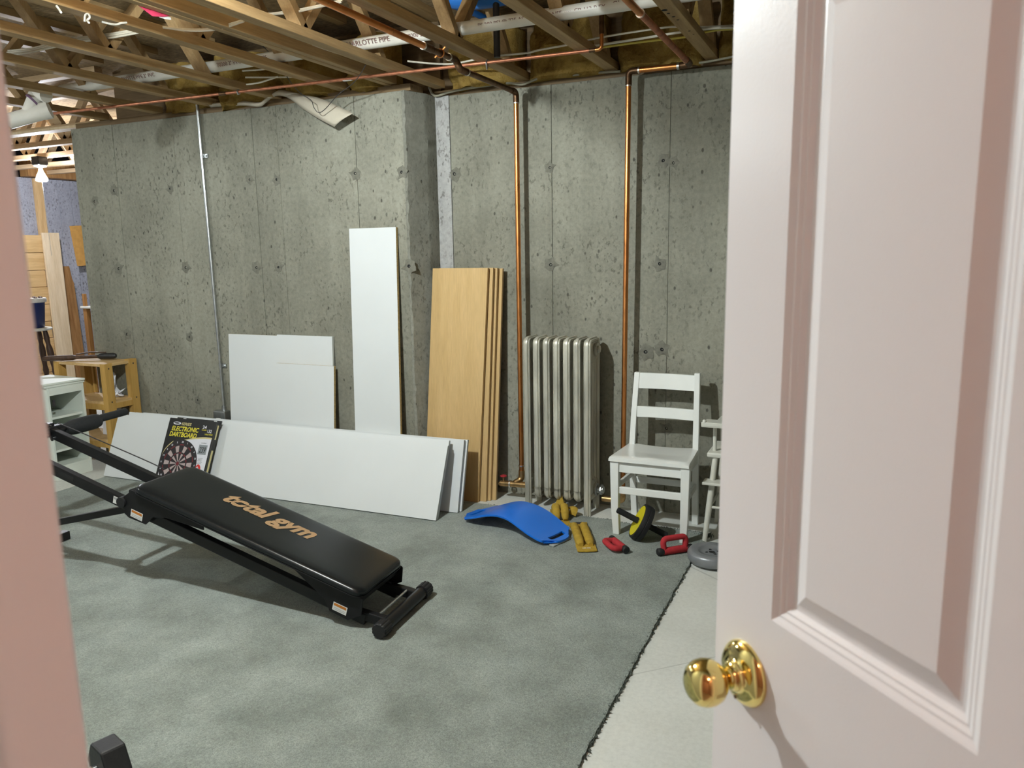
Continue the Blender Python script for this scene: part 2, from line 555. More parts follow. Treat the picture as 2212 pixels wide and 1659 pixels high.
def text_mesh(name, body, size, mat, parent, matrix, extrude=0.0004, shear=0.0, bold=0.0, align='LEFT', width=1.0):
    cu = bpy.data.curves.new(name, 'FONT')
    cu.body = body
    cu.size = size
    cu.extrude = extrude
    cu.shear = shear
    cu.offset = bold
    cu.align_x = align
    cu.resolution_u = 3
    tmp = bpy.data.objects.new(name + '_tmp', cu)
    COL.objects.link(tmp)
    bpy.context.view_layer.update()
    me = bpy.data.meshes.new_from_object(tmp.evaluated_get(bpy.context.evaluated_depsgraph_get()))
    bpy.data.objects.remove(tmp)
    bpy.data.curves.remove(cu)
    me.name = name
    me.materials.clear()
    me.materials.append(MATS[mat])
    inv = WORLD[parent.name].inverted()
    me.transform(inv @ matrix @ Matrix.Diagonal((width, 1, 1, 1)))
    o = bpy.data.objects.new(name, me)
    COL.objects.link(o)
    o.parent = parent
    return o
def frame_matrix(origin, ex, ey):
    ex = Vector(ex).normalized()
    ez = ex.cross(Vector(ey)).normalized()
    ey = ez.cross(ex)
    mt = Matrix((ex, ey, ez)).transposed().to_4x4()
    mt.translation = Vector(origin)
    return mt

# ================================================================== SETTING
YW, YB, ZT = 4.227, 3.955, 2.405
# floor
MB().box((-8.85, -1.75, -0.12), (1.35, 8.2, 0.0)).build('floor', 'slab')['kind'] = 'structure'

# back wall, right stretch: cast panels between form joints
wall_back = struct_empty('wall_back', (0, YW, 0))
MB().box((-2.45, YW + 0.006, 0), (1.3, YW + 0.26, ZT)).build('core', 'concrete_dark', wall_back)
edges = [-2.309, -1.66, -0.985, -0.30, 0.38, 1.3]
for i in range(len(edges) - 1):
    dy = [0.0, 0.0015, -0.0005, 0.001, 0.0][i]
    MB().box((edges[i] + 0.002, YW + dy, 0), (edges[i + 1] - 0.002, YW + 0.03, ZT - 0.002 * (i % 2))).build('panel', 'concrete', wall_back, bev=0.0015)
MB().box((-2.43, YW - 0.004, 0), (-2.311, YW + 0.03, ZT + 0.002)).build('smooth_strip', 'concrete_pale', wall_back, bev=0.001)

# projecting wall, left stretch
wall_bay = struct_empty('wall_bay', (0, YB, 0))
MB().box((-5.25, YB + 0.006, 0), (-2.75, YB + 0.30, ZT)).build('core', 'concrete_dark', wall_bay)
edges = [-5.25, -4.83, -4.26, -3.58, -3.385, -2.80, -2.47]
for i in range(len(edges) - 1):
    dy = [0.0, 0.001, 0.0, 0.002, 0.0, 0.001][i]
    MB().box((edges[i] + 0.002, YB + dy, 0), (edges[i + 1] - (0.002 if i < 5 else -0.001), YB + 0.03, ZT - 0.002 * (i % 2))).build('panel', 'concrete', wall_bay, bev=0.0015)
# ragged return of the projecting wall
mb = MB()
prof = [(-2.475, YB + 0.002), (-2.452, YB + 0.002), (-2.400, 4.088), (-2.394, 4.105), (-2.405, YW + 0.02), (-2.8, YW + 0.02), (-2.8, YB + 0.02)]
nz = 60
vs, fs = [], []
rz = random.Random(5)
for k in range(nz + 1):
    z = ZT * k / nz
    for i, (x, y) in enumerate(prof):
        j = 0.006 if i in (1, 2, 3) else 0.0
        vs.append((x + rz.uniform(-j, j) * 0.6, y + rz.uniform(-j, j), z))
n = len(prof)
for k in range(nz):
    for i in range(n):
        l = (i + 1) % n
        fs.append((k * n + i, k * n + l, (k + 1) * n + l, (k + 1) * n + i))
fs.append(tuple(range(n)))
fs.append(tuple(nz * n + i for i in range(n)))
mb.add(vs, fs)
mb.build('ragged_return', 'concrete_dark', wall_bay, smooth=35)

# form-tie holes with mortar dabs
def tie_mesh():
    mb = MB()
    rr = random.Random(3)
    ring = []
    k = 14
    for i in range(k):
        a = 2 * pi * i / k
        r = 0.030 * rr.uniform(0.6, 1.25)
        ring.append((r * cos(a) * 1.25, r * sin(a)))
    vs = [(x, 0.0, z) for x, z in ring] + [(x * 0.62, -0.0045 * rr.uniform(0.5, 1.2), z * 0.62) for x, z in ring] + [(0.008 * cos(2 * pi * i / k), -0.003, 0.007 * sin(2 * pi * i / k)) for i in range(k)]
    fs = []
    for i in range(k):
        l = (i + 1) % k
        fs += [(i, l, k + l, k + i), (k + i, k + l, 2 * k + l, 2 * k + i)]
    mb.add(vs, fs, 0)
    vs2 = [(0.008 * cos(2 * pi * i / k), -0.003, 0.007 * sin(2 * pi * i / k)) for i in range(k)] + [(0, 0.004, 0)]
    mb.add(vs2, [(i, (i + 1) % k, k) for i in range(k)], 1)
    return mb
tie0 = tie_mesh().build('tie_hole', ['mortar', 'hole_black'], wall_back, smooth=40, local=True)
first = True
def tie(par, p, y0):
    global first
    rot = (0, random.uniform(0, 6.28), 0)
    sc = random.uniform(0.95, 1.5)
    if first and par is wall_back:
        tie0.location = (p[0], p[1] - y0 - 0.0005, p[2]); tie0.rotation_euler = rot
        first = False
    else:
        inst(tie0, par, (p[0], p[1] - y0 - 0.0005, p[2]), rot, (sc, 1, sc))
for p in [(-1.671, 4.227, 1.957), (-1.021, 4.227, 1.955), (-1.671, 4.227, 1.411), (-1.032, 4.227, 1.411), (-1.012, 4.227, 0.940), (-0.979, 4.227, 0.494), (-2.287, 4.227, 1.955), (-0.966, 4.227, 1.940), (-1.104, 4.227, 0.923)]:
    tie(wall_back, p, YW)
for p in [(-4.868, 3.955, 1.960), (-4.328, 3.955, 1.948), (-3.626, 3.955, 1.972), (-3.409, 3.955, 1.961), (-2.811, 3.955, 1.965), (-4.902, 3.955, 1.417), (-4.247, 3.955, 1.419), (-3.622, 3.955, 1.415), (-3.441, 3.955, 1.417), (-2.789, 3.955, 1.449), (-4.886, 3.955, 0.943), (-4.270, 3.955, 0.941), (-4.244, 3.955, 0.496), (-5.078, 3.955, 1.896), (-2.487, 3.955, 1.955), (-2.462, 3.955, 1.416)]:
    tie(wall_bay, p, YB)

# other walls that close the cellar
wall_left = struct_empty('wall_left', (-8.75, 0, 0))
MB().box((-8.85, 0.2, 0), (-8.756, 8.2, ZT)).build('core', 'concrete_far', wall_left)
ye = [0.2, 1.4, 2.6, 3.8, 4.9, 5.55, 6.16, 6.34, 6.50, 7.1, 8.2]
for i in range(len(ye) - 1):
    MB().box((-8.78, ye[i] + 0.003, 0), (-8.75 + 0.002 * (i % 2), ye[i + 1] - 0.003, ZT)).build('panel', 'concrete_far', wall_left, bev=0.0015)
for o in [MB().box((-8.85, 8.1, 0), (-2.3, 8.2, 2.85)).build('wall_far', 'concrete_far'),
          MB().box((-2.45, YW + 0.26, 0), (-2.35, 8.2, 2.85)).build('wall_far_side', 'concrete_far'),
          MB().box((1.25, 0.13, 0), (1.35, YW + 0.2, 2.85)).build('wall_right', 'concrete')]:
    o['kind'] = 'structure'
# partition with the doorway
wall_front = struct_empty('wall_front', (0, 0.19, 0))
JL, JR, DH = -0.368, 0.455, 2.06
MB().box((-8.85, 0.190, 0), (JL - 0.022, 0.245, 2.85)).build('panel', 'drywall', wall_front)
MB().box((-8.85, 0.135, 0), (JL - 0.022, 0.189, 2.85)).build('panel', 'hall_pink', wall_front)
MB().box((JR + 0.022, 0.190, 0), (1.35, 0.245, 2.85)).build('panel', 'drywall', wall_front)
MB().box((JR + 0.022, 0.135, 0), (1.35, 0.189, 2.85)).build('panel', 'hall_pink', wall_front)
MB().box((JL - 0.022, 0.190, DH + 0.022), (JR + 0.022, 0.245, 2.85)).build('panel', 'drywall', wall_front)
MB().box((JL - 0.022, 0.135, DH + 0.022), (JR + 0.022, 0.189, 2.85)).build('panel', 'hall_pink', wall_front)
# door frame
trim = struct_empty('trim_1', (JL, 0.19, 0))
MB().box((JL - 0.022, 0.118, 0), (JL, 0.248, DH)).build('jamb', 'jamb_pink', trim, bev=0.003)
MB().box((JL, 0.150, 0), (JL + 0.011, 0.197, DH)).build('stop', 'jamb_pink', trim, bev=0.002)
MB().box((JL - 0.115, 0.246, 0), (JL - 0.034, 0.262, DH + 0.07)).build('casing', 'jamb_pink', trim, bev=0.004)
MB().box((JR, 0.118, 0), (JR + 0.022, 0.248, DH)).build('jamb', 'jamb_pink', trim, bev=0.003)
MB().box((JL - 0.022, 0.118, DH), (JR + 0.022, 0.248, DH + 0.022)).build('head', 'jamb_pink', trim, bev=0.003)
# hall behind the camera
for nme, lo, hi in [('wall_hall_left', (-1.05, -1.75, 0), (-0.95, 0.135, 2.5)), ('wall_hall_right', (0.75, -1.75, 0), (0.85, 0.135, 2.5)), ('wall_hall_back', (-1.05, -1.85, 0), (0.85, -1.75, 2.5)), ('ceiling_hall', (-1.05, -1.85, 2.45), (0.85, 0.135, 2.55))]:
    MB().box(lo, hi).build(nme, 'hall_pink')['kind'] = 'structure'

# ceiling: subfloor deck
ceil = MB().box((-8.85, 0.13, 2.86), (1.35, 8.2, 2.90)).build('ceiling', 'osb')
ceil['kind'] = 'structure'
# sill plates on the walls
sill = struct_empty('trim_2', (0, 4, ZT))
MB().box((-2.42, YW + 0.02, ZT), (1.3, YW + 0.16, ZT + 0.038)).build('sill_plate', 'sill_wood', sill, bev=0.002)
MB().box((-5.22, YB + 0.02, ZT), (-2.42, YB + 0.16, ZT + 0.038)).build('sill_plate', 'sill_wood', sill, bev=0.002)
MB().box((-2.42, YW + 0.14, ZT + 0.038), (1.3, YW + 0.18, 2.86)).build('rim_board', 'sill_wood', sill)
MB().box((-5.22, YW + 0.10, ZT + 0.038), (-2.42, YW + 0.14, 2.86)).build('rim_board', 'sill_wood', sill)

# ================================================================== LAMPS
def bulb(name, label, pos, glow, strength, base_z, chain=None, group=None, boxcol='black_plastic', cat='light bulb', flood=False):
    t = thing(name, label, cat, (pos[0], pos[1], base_z), 0, group)
    mt = Matrix.Translation(Vector(pos))
    MATS[glow].node_tree.nodes['Principled BSDF'].inputs['Emission Strength'].default_value = strength
    g = [(0.0, -0.062), (0.018, -0.060), (0.030, -0.050), (0.037, -0.030), (0.038, -0.012), (0.033, 0.008), (0.024, 0.028), (0.018, 0.044), (0.016, 0.052)]
    if flood:
        g = [(0.0, -0.066), (0.040, -0.064), (0.051, -0.054), (0.051, -0.040), (0.040, -0.012), (0.026, 0.016), (0.018, 0.036), (0.016, 0.052)]
    MB().lathe(g, 24, 0, mt).build('glass', glow, t, smooth=60)
    MB().lathe([(0.016, 0.050), (0.016, 0.066), (0.024, 0.068), (0.052, 0.074), (0.056, 0.082), (0.056, 0.088)], 20, 0, mt).build('lampholder', 'label_white', t, smooth=30)
    top = pos[2] + 0.088
    MB().box((pos[0] - 0.05, pos[1] - 0.05, top), (pos[0] + 0.05, pos[1] + 0.05, base_z + 0.04)).build('junction_box', boxcol, t, bev=0.006)
    if chain:
        MB().tube([(pos[0] + 0.03, pos[1] - 0.02, top - 0.01), (pos[0] + 0.035, pos[1] - 0.022, top - 0.15), (pos[0] + 0.04, pos[1] - 0.02, top - chain)], 0.002, 6).build('pull_chain', 'label_white', t)
    return t
bulb('ceiling_bulb', 'bare light bulb between trusses that lights the cellar, above the picture', BULB_MAIN, 'bulb_main_glow', BULB_MAIN_POWER, 2.53, 0.3)
bulb('ceiling_bulb', 'bare light bulb under the trusses beyond the left edge of the picture', BULB_SIDE, 'bulb_side_glow', BULB_SIDE_POWER, 2.53, 0.3)
bulb('ceiling_bulb', 'glowing bare bulb hanging under the joists of the far room', (-7.22, 5.08, 2.285), 'bulb_far_glow', BULB_FAR_POWER, 2.41, 0.85, flood=True)
# hall fitting behind the viewer
t = thing('ceiling_globe', 'round glass ceiling lamp in the pink hall behind the viewer', 'ceiling lamp', (0.42, -0.55, 2.45))
MATS['hall_glow'].node_tree.nodes['Principled BSDF'].inputs['Emission Strength'].default_value = HALL_POWER
MB().lathe([(0.0, -0.16), (0.05, -0.15), (0.09, -0.12), (0.11, -0.07), (0.10, -0.02)], 24, 0, Matrix.Translation((0.42, -0.55, 2.44))).build('globe', 'hall_glow', t, smooth=60)
MB().lathe([(0.12, -0.02), (0.12, 0.01)], 24, 0, Matrix.Translation((0.42, -0.55, 2.44))).build('rim', 'brass', t, smooth=40)

# ================================================================== TRUSSES
CH, CW = 0.042, 0.066
TZ = 2.445
def truss(x0, y0, y1, label, phase=0.0, group='open-web floor trusses over the carpet'):
    t = thing('floor_truss', label, 'floor truss', (x0 + CW / 2, y0, TZ), 0, group)
    MB().box((x0, y0, TZ), (x0 + CW, y1, TZ + CH)).build('bottom_chord', 'truss_wood', t, bev=0.002, seg=1)
    MB().box((x0, y0, 2.86 - CH), (x0 + CW, y1, 2.858)).build('top_chord', 'truss_wood', t)
    step = 0.62
    y = y0 + 0.05 + phase
    while y + step < y1 - 0.02:
        for a, b_ in ((y, y + step * 0.46), (y + step, y + step * 0.54)):
            MB().bar((x0 + CW / 2, a, TZ + CH * 0.8), (x0 + CW / 2, b_, 2.86 - CH * 0.8), CW * 0.94, 0.038).build('web', 'web_wood', t)
        y += step
    return t
ords = ['first', 'second', 'third', 'fourth', 'fifth', 'sixth', 'seventh', 'eighth', 'ninth']
xs = [-4.95, -4.433, -3.928, -3.424, -2.91, -2.385, -1.862, -1.347, -0.817]
lab = ['leftmost wooden floor truss, above the white pipe elbow at the left edge',
       'wooden floor truss second from the left, crossing above the white branch fitting',
       'wooden floor truss third from the left, ending near the top of the steel conduit',
       'wooden floor truss fourth from the left, crossing above the galvanised conduit',
       'wooden floor truss fifth from the left with cobweb shreds on its underside',
       'bright lit wooden floor truss sixth from the left, over the corner of the jutting wall',
       'wooden floor truss just right of the long copper pipe that slopes to the wall',
       'wooden floor truss above the radiator, between the two copper pipes',
       'wooden floor truss with drilled holes in its underside, nearest the open door']
for i, x in enumerate(xs):
    truss(x, 0.26, 3.99 if x < -2.4 else (4.2 if x < -2.3 else 4.36), lab[i], 0.08 * (i % 3))
for x, lb in [(-0.30, 'wooden floor truss hidden behind the top of the open pink door'), (0.22, 'wooden floor truss farthest right, hidden behind the open pink door')]:
    truss(x, 0.27, 4.36, lb)
# holes drilled in the ninth truss
dh = tag(bpy.data.objects['floor_truss.008'], None)
mb = MB()
for p, r in [((-0.804, 3.306, 2.445), 0.013), ((-0.799, 3.357, 2.445), 0.007), ((-0.791, 3.413, 2.445), 0.007), ((-0.785, 3.467, 2.445), 0.006), ((-0.777, 3.662, 2.445), 0.006), ((-0.771, 3.725, 2.445), 0.004)]:
    mb.lathe([(r, -0.0006), (r, 0.004)], 10, 0, Matrix.Translation(p))
mb.build('drill_marks', 'hole_black', dh)
# sistered pair of planks beside the sixth truss
t = thing('sistered_plank', 'doubled plank with a seam along its underside, left of the bright truss', 'plank', (-2.55, 0.26, TZ))
MB().box((-2.592, 0.26, TZ), (-2.556, 3.99, TZ + 0.050)).build('board', 'truss_wood', t, bev=0.002, seg=1)
MB().box((-2.553, 0.26, TZ + 0.003), (-2.517, 3.99, TZ + 0.053)).build('board', 'truss_wood', t, bev=0.002, seg=1)
# blocking plank lit by the bulb
t = MB().bar((-2.32, 2.02, 2.50), (-1.862, 2.16, 2.50), 0.30, 0.036).build('blocking_plank', 'truss_wood_x', bev=0.002, seg=1)
tag(t, 'brightly lit plank nailed flat between two trusses near the top of the picture', 'plank')

# far room trusses run across
for i, (y, lb) in enumerate([(4.14, 'cross truss nearest the jutting wall in the far room'), (4.63, 'second cross truss of the far room above the glowing bulb'), (5.13, 'cross truss of the far room that carries the bulb box'), (5.64, 'fourth cross truss back in the far room behind the bulb'), (6.14, 'rearmost cross truss seen in the far room')]):
    t = thing('cross_truss', lb, 'floor truss', (-7, y, TZ), 0, 'cross trusses of the far room')
    MB().box((-8.74, y - 0.02, TZ), (-5.15, y + 0.045, TZ + CH)).build('bottom_chord', 'truss_wood_x', t, bev=0.002, seg=1)
    MB().box((-8.74, y - 0.02, 2.86 - CH), (-5.15, y + 0.045, 2.858)).build('top_chord', 'truss_wood_x', t)
    x = -8.7
    while x + 0.62 < -5.16:
        for a, b_ in ((x, x + 0.29), (x + 0.62, x + 0.33)):
            MB().bar((a, y + 0.012, TZ + CH * 0.8), (b_, y + 0.012, 2.86 - CH * 0.8), 0.062, 0.038, (0, 1, 0)).build('web', 'truss_wood_x', t)
        x += 0.62
t = MB().box((-8.745, 5.9, 2.41), (-8.60, 8.0, 2.60)).build('ledger_beam', 'old_board', bev=0.003)
tag(t, 'reddish wooden beam on top of the far concrete wall', 'beam')
t = MB().box((-6.9, 4.0, 2.425), (-5.02, 4.075, 2.443)).build('splintered_lath', 'pale_board')
tag(t, 'pale splintered lath under the joists at the end of the jutting wall', 'lath')

# insulation batts between truss ends
def batt(x0, x1, yf, label, seed, zlo=2.425, zhi=2.74):
    rr = random.Random(seed)
    nx, nz = 22, 16
    mb = MB()
    vs, fs = [], []
    import mathutils
    for j in range(nz + 1):
        for i in range(nx + 1):
            u, v_ = i / nx, j / nz
            x = x0 + (x1 - x0) * u
            z = zlo + (zhi - zlo) * v_
            p = Vector((x * 6, z * 6, seed * 3.1))
            d = mathutils.noise.fractal(p, 0.8, 2.1, 4) * 0.075
            bulge = 0.10 * (sin(pi * u) ** 0.5) * (0.55 + 0.45 * sin(pi * min(1, v_ * 1.1 + 0.1)))
            zz = z + (mathutils.noise.noise(Vector((x * 9, seed, 0))) * 0.03 if j == 0 else 0)
            vs.append((x, yf - bulge + d, zz))
    for j in range(nz):
        for i in range(nx):
            a = j * (nx + 1) + i
            fs.append((a, a + 1, a + nx + 2, a + nx + 1))
    k = len(vs)
    back = [(x0, yf + 0.16, zlo + 0.03), (x1, yf + 0.16, zlo + 0.03), (x1, yf + 0.16, zhi), (x0, yf + 0.16, zhi)]
    vs += back
    bl, br, tl, tr = 0, nx, nz * (nx + 1), nz * (nx + 1) + nx
    fs.append((k, k + 3, k + 2, k + 1))
    fs.append(tuple([k, k + 1] + [i for i in range(br, -1, -1)]))
    fs.append(tuple([k + 3] + [tl + i for i in range(nx + 1)] + [k + 2]))
    fs.append(tuple([k] + [j * (nx + 1) for j in range(nz + 1)] + [k + 3]))
    fs.append(tuple([k + 1, k + 2] + [j * (nx + 1) + nx for j in range(nz, -1, -1)]))
    mb.add(vs, fs)
    o = mb.build('insulation_batt', 'insulation', smooth=60)
    tag(o, label, 'insulation', 'fibreglass insulation stuffed above the walls')
batts = [(-4.36, -3.94, 4.02, 'yellow insulation batt at the far left end of the jutting wall top'),
         (-3.86, -3.43, 4.02, 'yellow insulation batt just left of the conduit top'),
         (-3.355, -2.92, 4.02, 'yellow insulation batt right of the conduit, above the curled strip bend'),
         (-2.84, -2.60, 4.03, 'narrow insulation batt behind the hanging curled strip'),
         (-2.315, -1.87, 4.25, 'yellow insulation batt over the pale strip in the wall corner'),
         (-1.79, -1.355, 4.25, 'yellow insulation batt right of the left copper riser'),
         (-1.275, -0.825, 4.25, 'large yellow insulation batt above the right copper riser'),
         (-0.745, -0.31, 4.25, 'insulation batt next to the top corner of the open door')]
for i, (a, b_, yf, lb) in enumerate(batts):
    batt(a, b_, yf, lb, i + 1)

# ================================================================== PIPES UNDER THE CEILING
# white plastic drain
t = thing('drain_pipe', 'long white plastic drain pipe running through the truss webs', 'pipe', (-2.5, 3.44, 2.53))
MB().cyl((-4.62, 3.455, 2.53), (0.2, 3.425, 2.53), 0.030, 20).build('pipe', 'pvc', t, smooth=50)
def ring_text(body, x0, size, ang=-62):
    a = radians(ang)
    nrm = Vector((0, -cos(a), sin(a)))
    org = Vector((x0, 3.44 - 0.0306 * cos(a) + 0.0, 2.53 + 0.0306 * sin(a)))
    ey = Vector((0, sin(a), cos(a)))
    text_mesh('lettering', body, size, 'pipe_ink', t, frame_matrix(org, (1, -0.006, 0), ey), 0.0005)
ring_text('CHARLOTTE PIPE', -2.46, 0.036, -28)
ring_text('70200 2" PVC DWV', -2.09, 0.028, -28)
ring_text('PS 280 PSI @ 73F ASTM D-1785 NSF-pw  CP-112-P EX', -1.70, 0.027, -28)
ring_text('CHARLOTTE PIPE', -1.055, 0.036, -28)
ring_text('70200 2" PVC ASTM D-1785', -3.30, 0.03, -28)
ring_text('CHARLOTTE PIPE 2" PVC', -4.1, 0.03, -28)
# branch fitting at the left
t = thing('branch_fitting', 'white plastic branch fitting and elbow at the left edge of the ceiling', 'pipe fitting', (-4.616, 3.252, 2.360))
MB().cyl((-4.720, 3.153, 2.309), (-4.550, 3.297, 2.379), 0.045, 20).build('run', 'pvc', t, smooth=50)
MB().cyl((-4.580, 3.272, 2.370), (-4.545, 3.302, 2.383), 0.051, 20).build('socket', 'pvc', t, smooth=50)
MB().cyl((-4.640, 3.223, 2.344), (-4.600, 3.263, 2.464), 0.040, 20).build('branch', 'pvc', t, smooth=50)
MB().tube(arc_corner([(-4.610, 3.255, 2.437), (-4.600, 3.270, 2.476), (-4.520, 3.271, 2.458)], 0.05), 0.042, 16).build('elbow', 'pvc', t, smooth=50)
MB().cyl((-4.610, 3.239, 2.427), (-4.605, 3.246, 2.435), 0.044, 20).build('primer_ring', 'pvc_primer', t)
MB().cyl((-4.690, 3.192, 2.328), (-4.680, 3.197, 2.331), 0.0465, 20).build('primer_ring', 'pvc_primer', t)

# thin copper line along the wall
t = thing('copper_line', 'thin copper pipe crossing under all the trusses, parallel to the wall', 'pipe', (-3, 3.65, 2.43))
MB().cyl((-4.95, 3.585, 2.432), (-1.25, 3.725, 2.432), 0.0085, 12).build('pipe', 'copper_dull', t, smooth=50)
MB().tube(arc_corner([(-1.25, 3.725, 2.432), (-1.205, 3.727, 2.432), (-1.205, 3.727, 2.56)], 0.03), 0.0095, 12).build('elbow', 'copper', t, smooth=50)
MB().cyl((-1.205, 3.727, 2.50), (-1.205, 3.727, 2.62), 0.012, 12).build('riser', 'copper_dark', t, smooth=50)
MB().cyl((-1.265, 3.7245, 2.432), (-1.235, 3.7255, 2.432), 0.0105, 12).build('coupling', 'copper_dark', t, smooth=50)
MB().cyl((-3.52, 3.639, 2.432), (-3.47, 3.641, 2.432), 0.0105, 12).build('coupling', 'copper_dark', t, smooth=50)
MB().tube([(-3.38, 3.645, 2.447), (-3.38, 3.633, 2.43), (-3.38, 3.64, 2.418), (-3.38, 3.655, 2.425)], 0.005, 6).build('hanger', 'galvanised', t)
MB().tube([(-1.80, 3.705, 2.447), (-1.80, 3.693, 2.43), (-1.80, 3.70, 2.40), (-1.80, 3.715, 2.425)], 0.004, 6).build('hanger', 'galvanised', t)
MB().box((-2.655, 3.660, 2.421), (-2.60, 3.676, 2.4235)).build('tag', 'label_white', t)

def copper_run(name, label, runs, fittings, r):
    t = thing(name, label, 'pipe', runs[0][0][0])
    for k, (pts, mt_) in enumerate(runs):
        MB().tube(pts, r, 16).build('pipe', mt_, t, smooth=50)
    for f_ in fittings:
        kind = f_[0]
        if kind == 'elbow':
            MB().tube(arc_corner(f_[1], 0.03, 6), r * 1.18, 16).build('elbow', 'copper_dark', t, smooth=50)
        elif kind == 'ring':
            MB().cyl(f_[1], f_[2], r * 1.26, 16).build('solder_joint', 'solder', t, smooth=50)
        elif kind == 'coupling':
            MB().cyl(f_[1], f_[2], r * 1.2, 16).build('coupling', 'copper_dark', t, smooth=50)
    return t
RC = 0.0143
t = copper_run('heating_pipe', 'copper heating pipe dropping down the wall left of the radiator', [
    ([(-1.850, 0.9, 2.405), (-1.858, 3.20, 2.405)], 'copper'),
    ([(-1.858, 3.20, 2.405), (-1.858, 3.44, 2.405)], 'copper_dark'),
    ([(-1.838, 3.53, 2.362), (-1.829, 4.09, 2.362)], 'copper_dark'),
    ([(-1.827, 4.118, 2.325), (-1.829, 4.118, 0.17)], 'copper')],
    [('elbow', [(-1.858, 3.41, 2.405), (-1.856, 3.475, 2.405), (-1.842, 3.49, 2.362), (-1.838, 3.55, 2.362)]),
     ('elbow', [(-1.829, 4.06, 2.362), (-1.827, 4.118, 2.362), (-1.827, 4.118, 2.305)]),
     ('ring', (-1.858, 3.17, 2.405), (-1.858, 3.18, 2.405)), ('coupling', (-1.858, 3.18, 2.405), (-1.858, 3.25, 2.405)), ('ring', (-1.858, 3.405, 2.405), (-1.858, 3.413, 2.405)),
     ('ring', (-1.838, 3.55, 2.362), (-1.838, 3.558, 2.362)), ('ring', (-1.827, 4.118, 2.30), (-1.827, 4.118, 2.307)),
     ('ring', (-1.829, 4.118, 0.215), (-1.829, 4.118, 0.223))], RC)
# valve and tee at the foot
MB().tube(arc_corner([(-1.829, 4.118, 0.19), (-1.829, 4.118, 0.135), (-1.862, 4.085, 0.115)], 0.03), 0.019, 14).build('elbow', 'brass_fit', t, smooth=50)
MB().cyl((-1.955, 4.085, 0.105), (-1.78, 4.085, 0.112), 0.018, 14).build('valve_body', 'brass_fit', t, smooth=50)
MB().cyl((-1.965, 4.085, 0.1), (-1.945, 4.085, 0.106), 0.011, 12).build('valve_outlet', 'brass_fit', t, smooth=50)
MB().cyl((-1.895, 4.085, 0.108), (-1.885, 4.085, 0.108), 0.022, 14).build('ring', 'solder', t, smooth=50)
MB().cyl((-1.935, 4.085, 0.115), (-1.935, 4.085, 0.150), 0.006, 8).build('valve_stem', 'brass_fit', t)
mb = MB()
mb.tube([(-1.935 + 0.017 * cos(2 * pi * k / 10), 4.085 + 0.017 * sin(2 * pi * k / 10), 0.152) for k in range(10)], 0.004, 6, closed=True)
mb.bar((-1.952, 4.085, 0.152), (-1.918, 4.085, 0.152), 0.004, 0.004)
mb.build('valve_wheel', 'red_foam', t, smooth=50)
# clamp bracket
mb = MB()
mb.tube([(-1.858 + 0.0185 * cos(2 * pi * k / 14), 3.33, 2.405 + 0.0185 * sin(2 * pi * k / 14)) for k in range(14)], 0.0035, 6, closed=True)
mb.cyl((-1.885, 3.325, 2.388), (-1.874, 3.325, 2.396), 0.005, 8)
mb.cyl((-1.842, 3.325, 2.418), (-1.828, 3.325, 2.43), 0.005, 8)
mb.build('pipe_clamp', 'copper', t, smooth=40)

t = copper_run('heating_pipe', 'copper heating pipe dropping down the wall between radiator and chair', [
    ([(-0.862, 0.9, 2.405), (-0.864, 3.16, 2.405)], 'copper'),
    ([(-0.864, 3.16, 2.405), (-0.866, 4.06, 2.405)], 'copper_dull'),
    ([(-0.90, 4.118, 2.402), (-1.13, 4.118, 2.404)], 'copper'),
    ([(-1.184, 4.118, 2.34), (-1.200, 4.118, 0.10)], 'copper')],
    [('elbow', [(-0.866, 4.02, 2.405), (-0.866, 4.118, 2.405), (-0.92, 4.118, 2.402)]),
     ('elbow', [(-1.13, 4.118, 2.404), (-1.184, 4.118, 2.404), (-1.184, 4.118, 2.33)]),
     ('ring', (-0.864, 3.155, 2.405), (-0.864, 3.165, 2.405)), ('ring', (-0.92, 4.118, 2.402), (-0.932, 4.118, 2.402)),
     ('ring', (-1.125, 4.118, 2.404), (-1.133, 4.118, 2.404)), ('ring', (-1.184, 4.118, 2.328), (-1.184, 4.118, 2.335))], RC)
MB().tube(arc_corner([(-1.2, 4.118, 0.12), (-1.2, 4.118, 0.075), (-1.32, 4.118, 0.075)], 0.03), 0.018, 12).build('elbow', 'brass_fit', t, smooth=50)

# ================================================================== CABLES
def cable(name, label, pts, r, mt_, n=8, group='cables strung through the trusses'):
    o = MB().tube(smooth_path(pts, n), r, 7).build(name, mt_, smooth=60)
    return tag(o, label, 'cable', group)
cable('electric_cable', 'bright white double cable near the lit plank, upper of the two', [(-2.517, 2.915, 2.560), (-2.446, 2.917, 2.555), (-2.347, 2.923, 2.555), (-2.228, 2.932, 2.560), (-2.114, 2.944, 2.570)], 0.005, 'cable_white')
cable('electric_cable', 'bright white double cable near the lit plank, lower of the two', [(-2.498, 2.892, 2.550), (-2.378, 2.913, 2.545), (-2.260, 2.908, 2.545), (-2.113, 2.935, 2.560)], 0.005, 'cable_white')
cable('electric_cable', 'upper of two cables sagging below the left trusses in the lilac glow', [(-2.811, 2.607, 2.470), (-2.727, 2.649, 2.460), (-2.614, 2.680, 2.455), (-2.445, 2.694, 2.470)], 0.0045, 'cable_white')
cable('electric_cable', 'lower of two cables sagging below the left trusses in the lilac glow', [(-2.802, 2.599, 2.465), (-2.704, 2.651, 2.452), (-2.580, 2.685, 2.450), (-2.438, 2.692, 2.465)], 0.0045, 'cable_white')
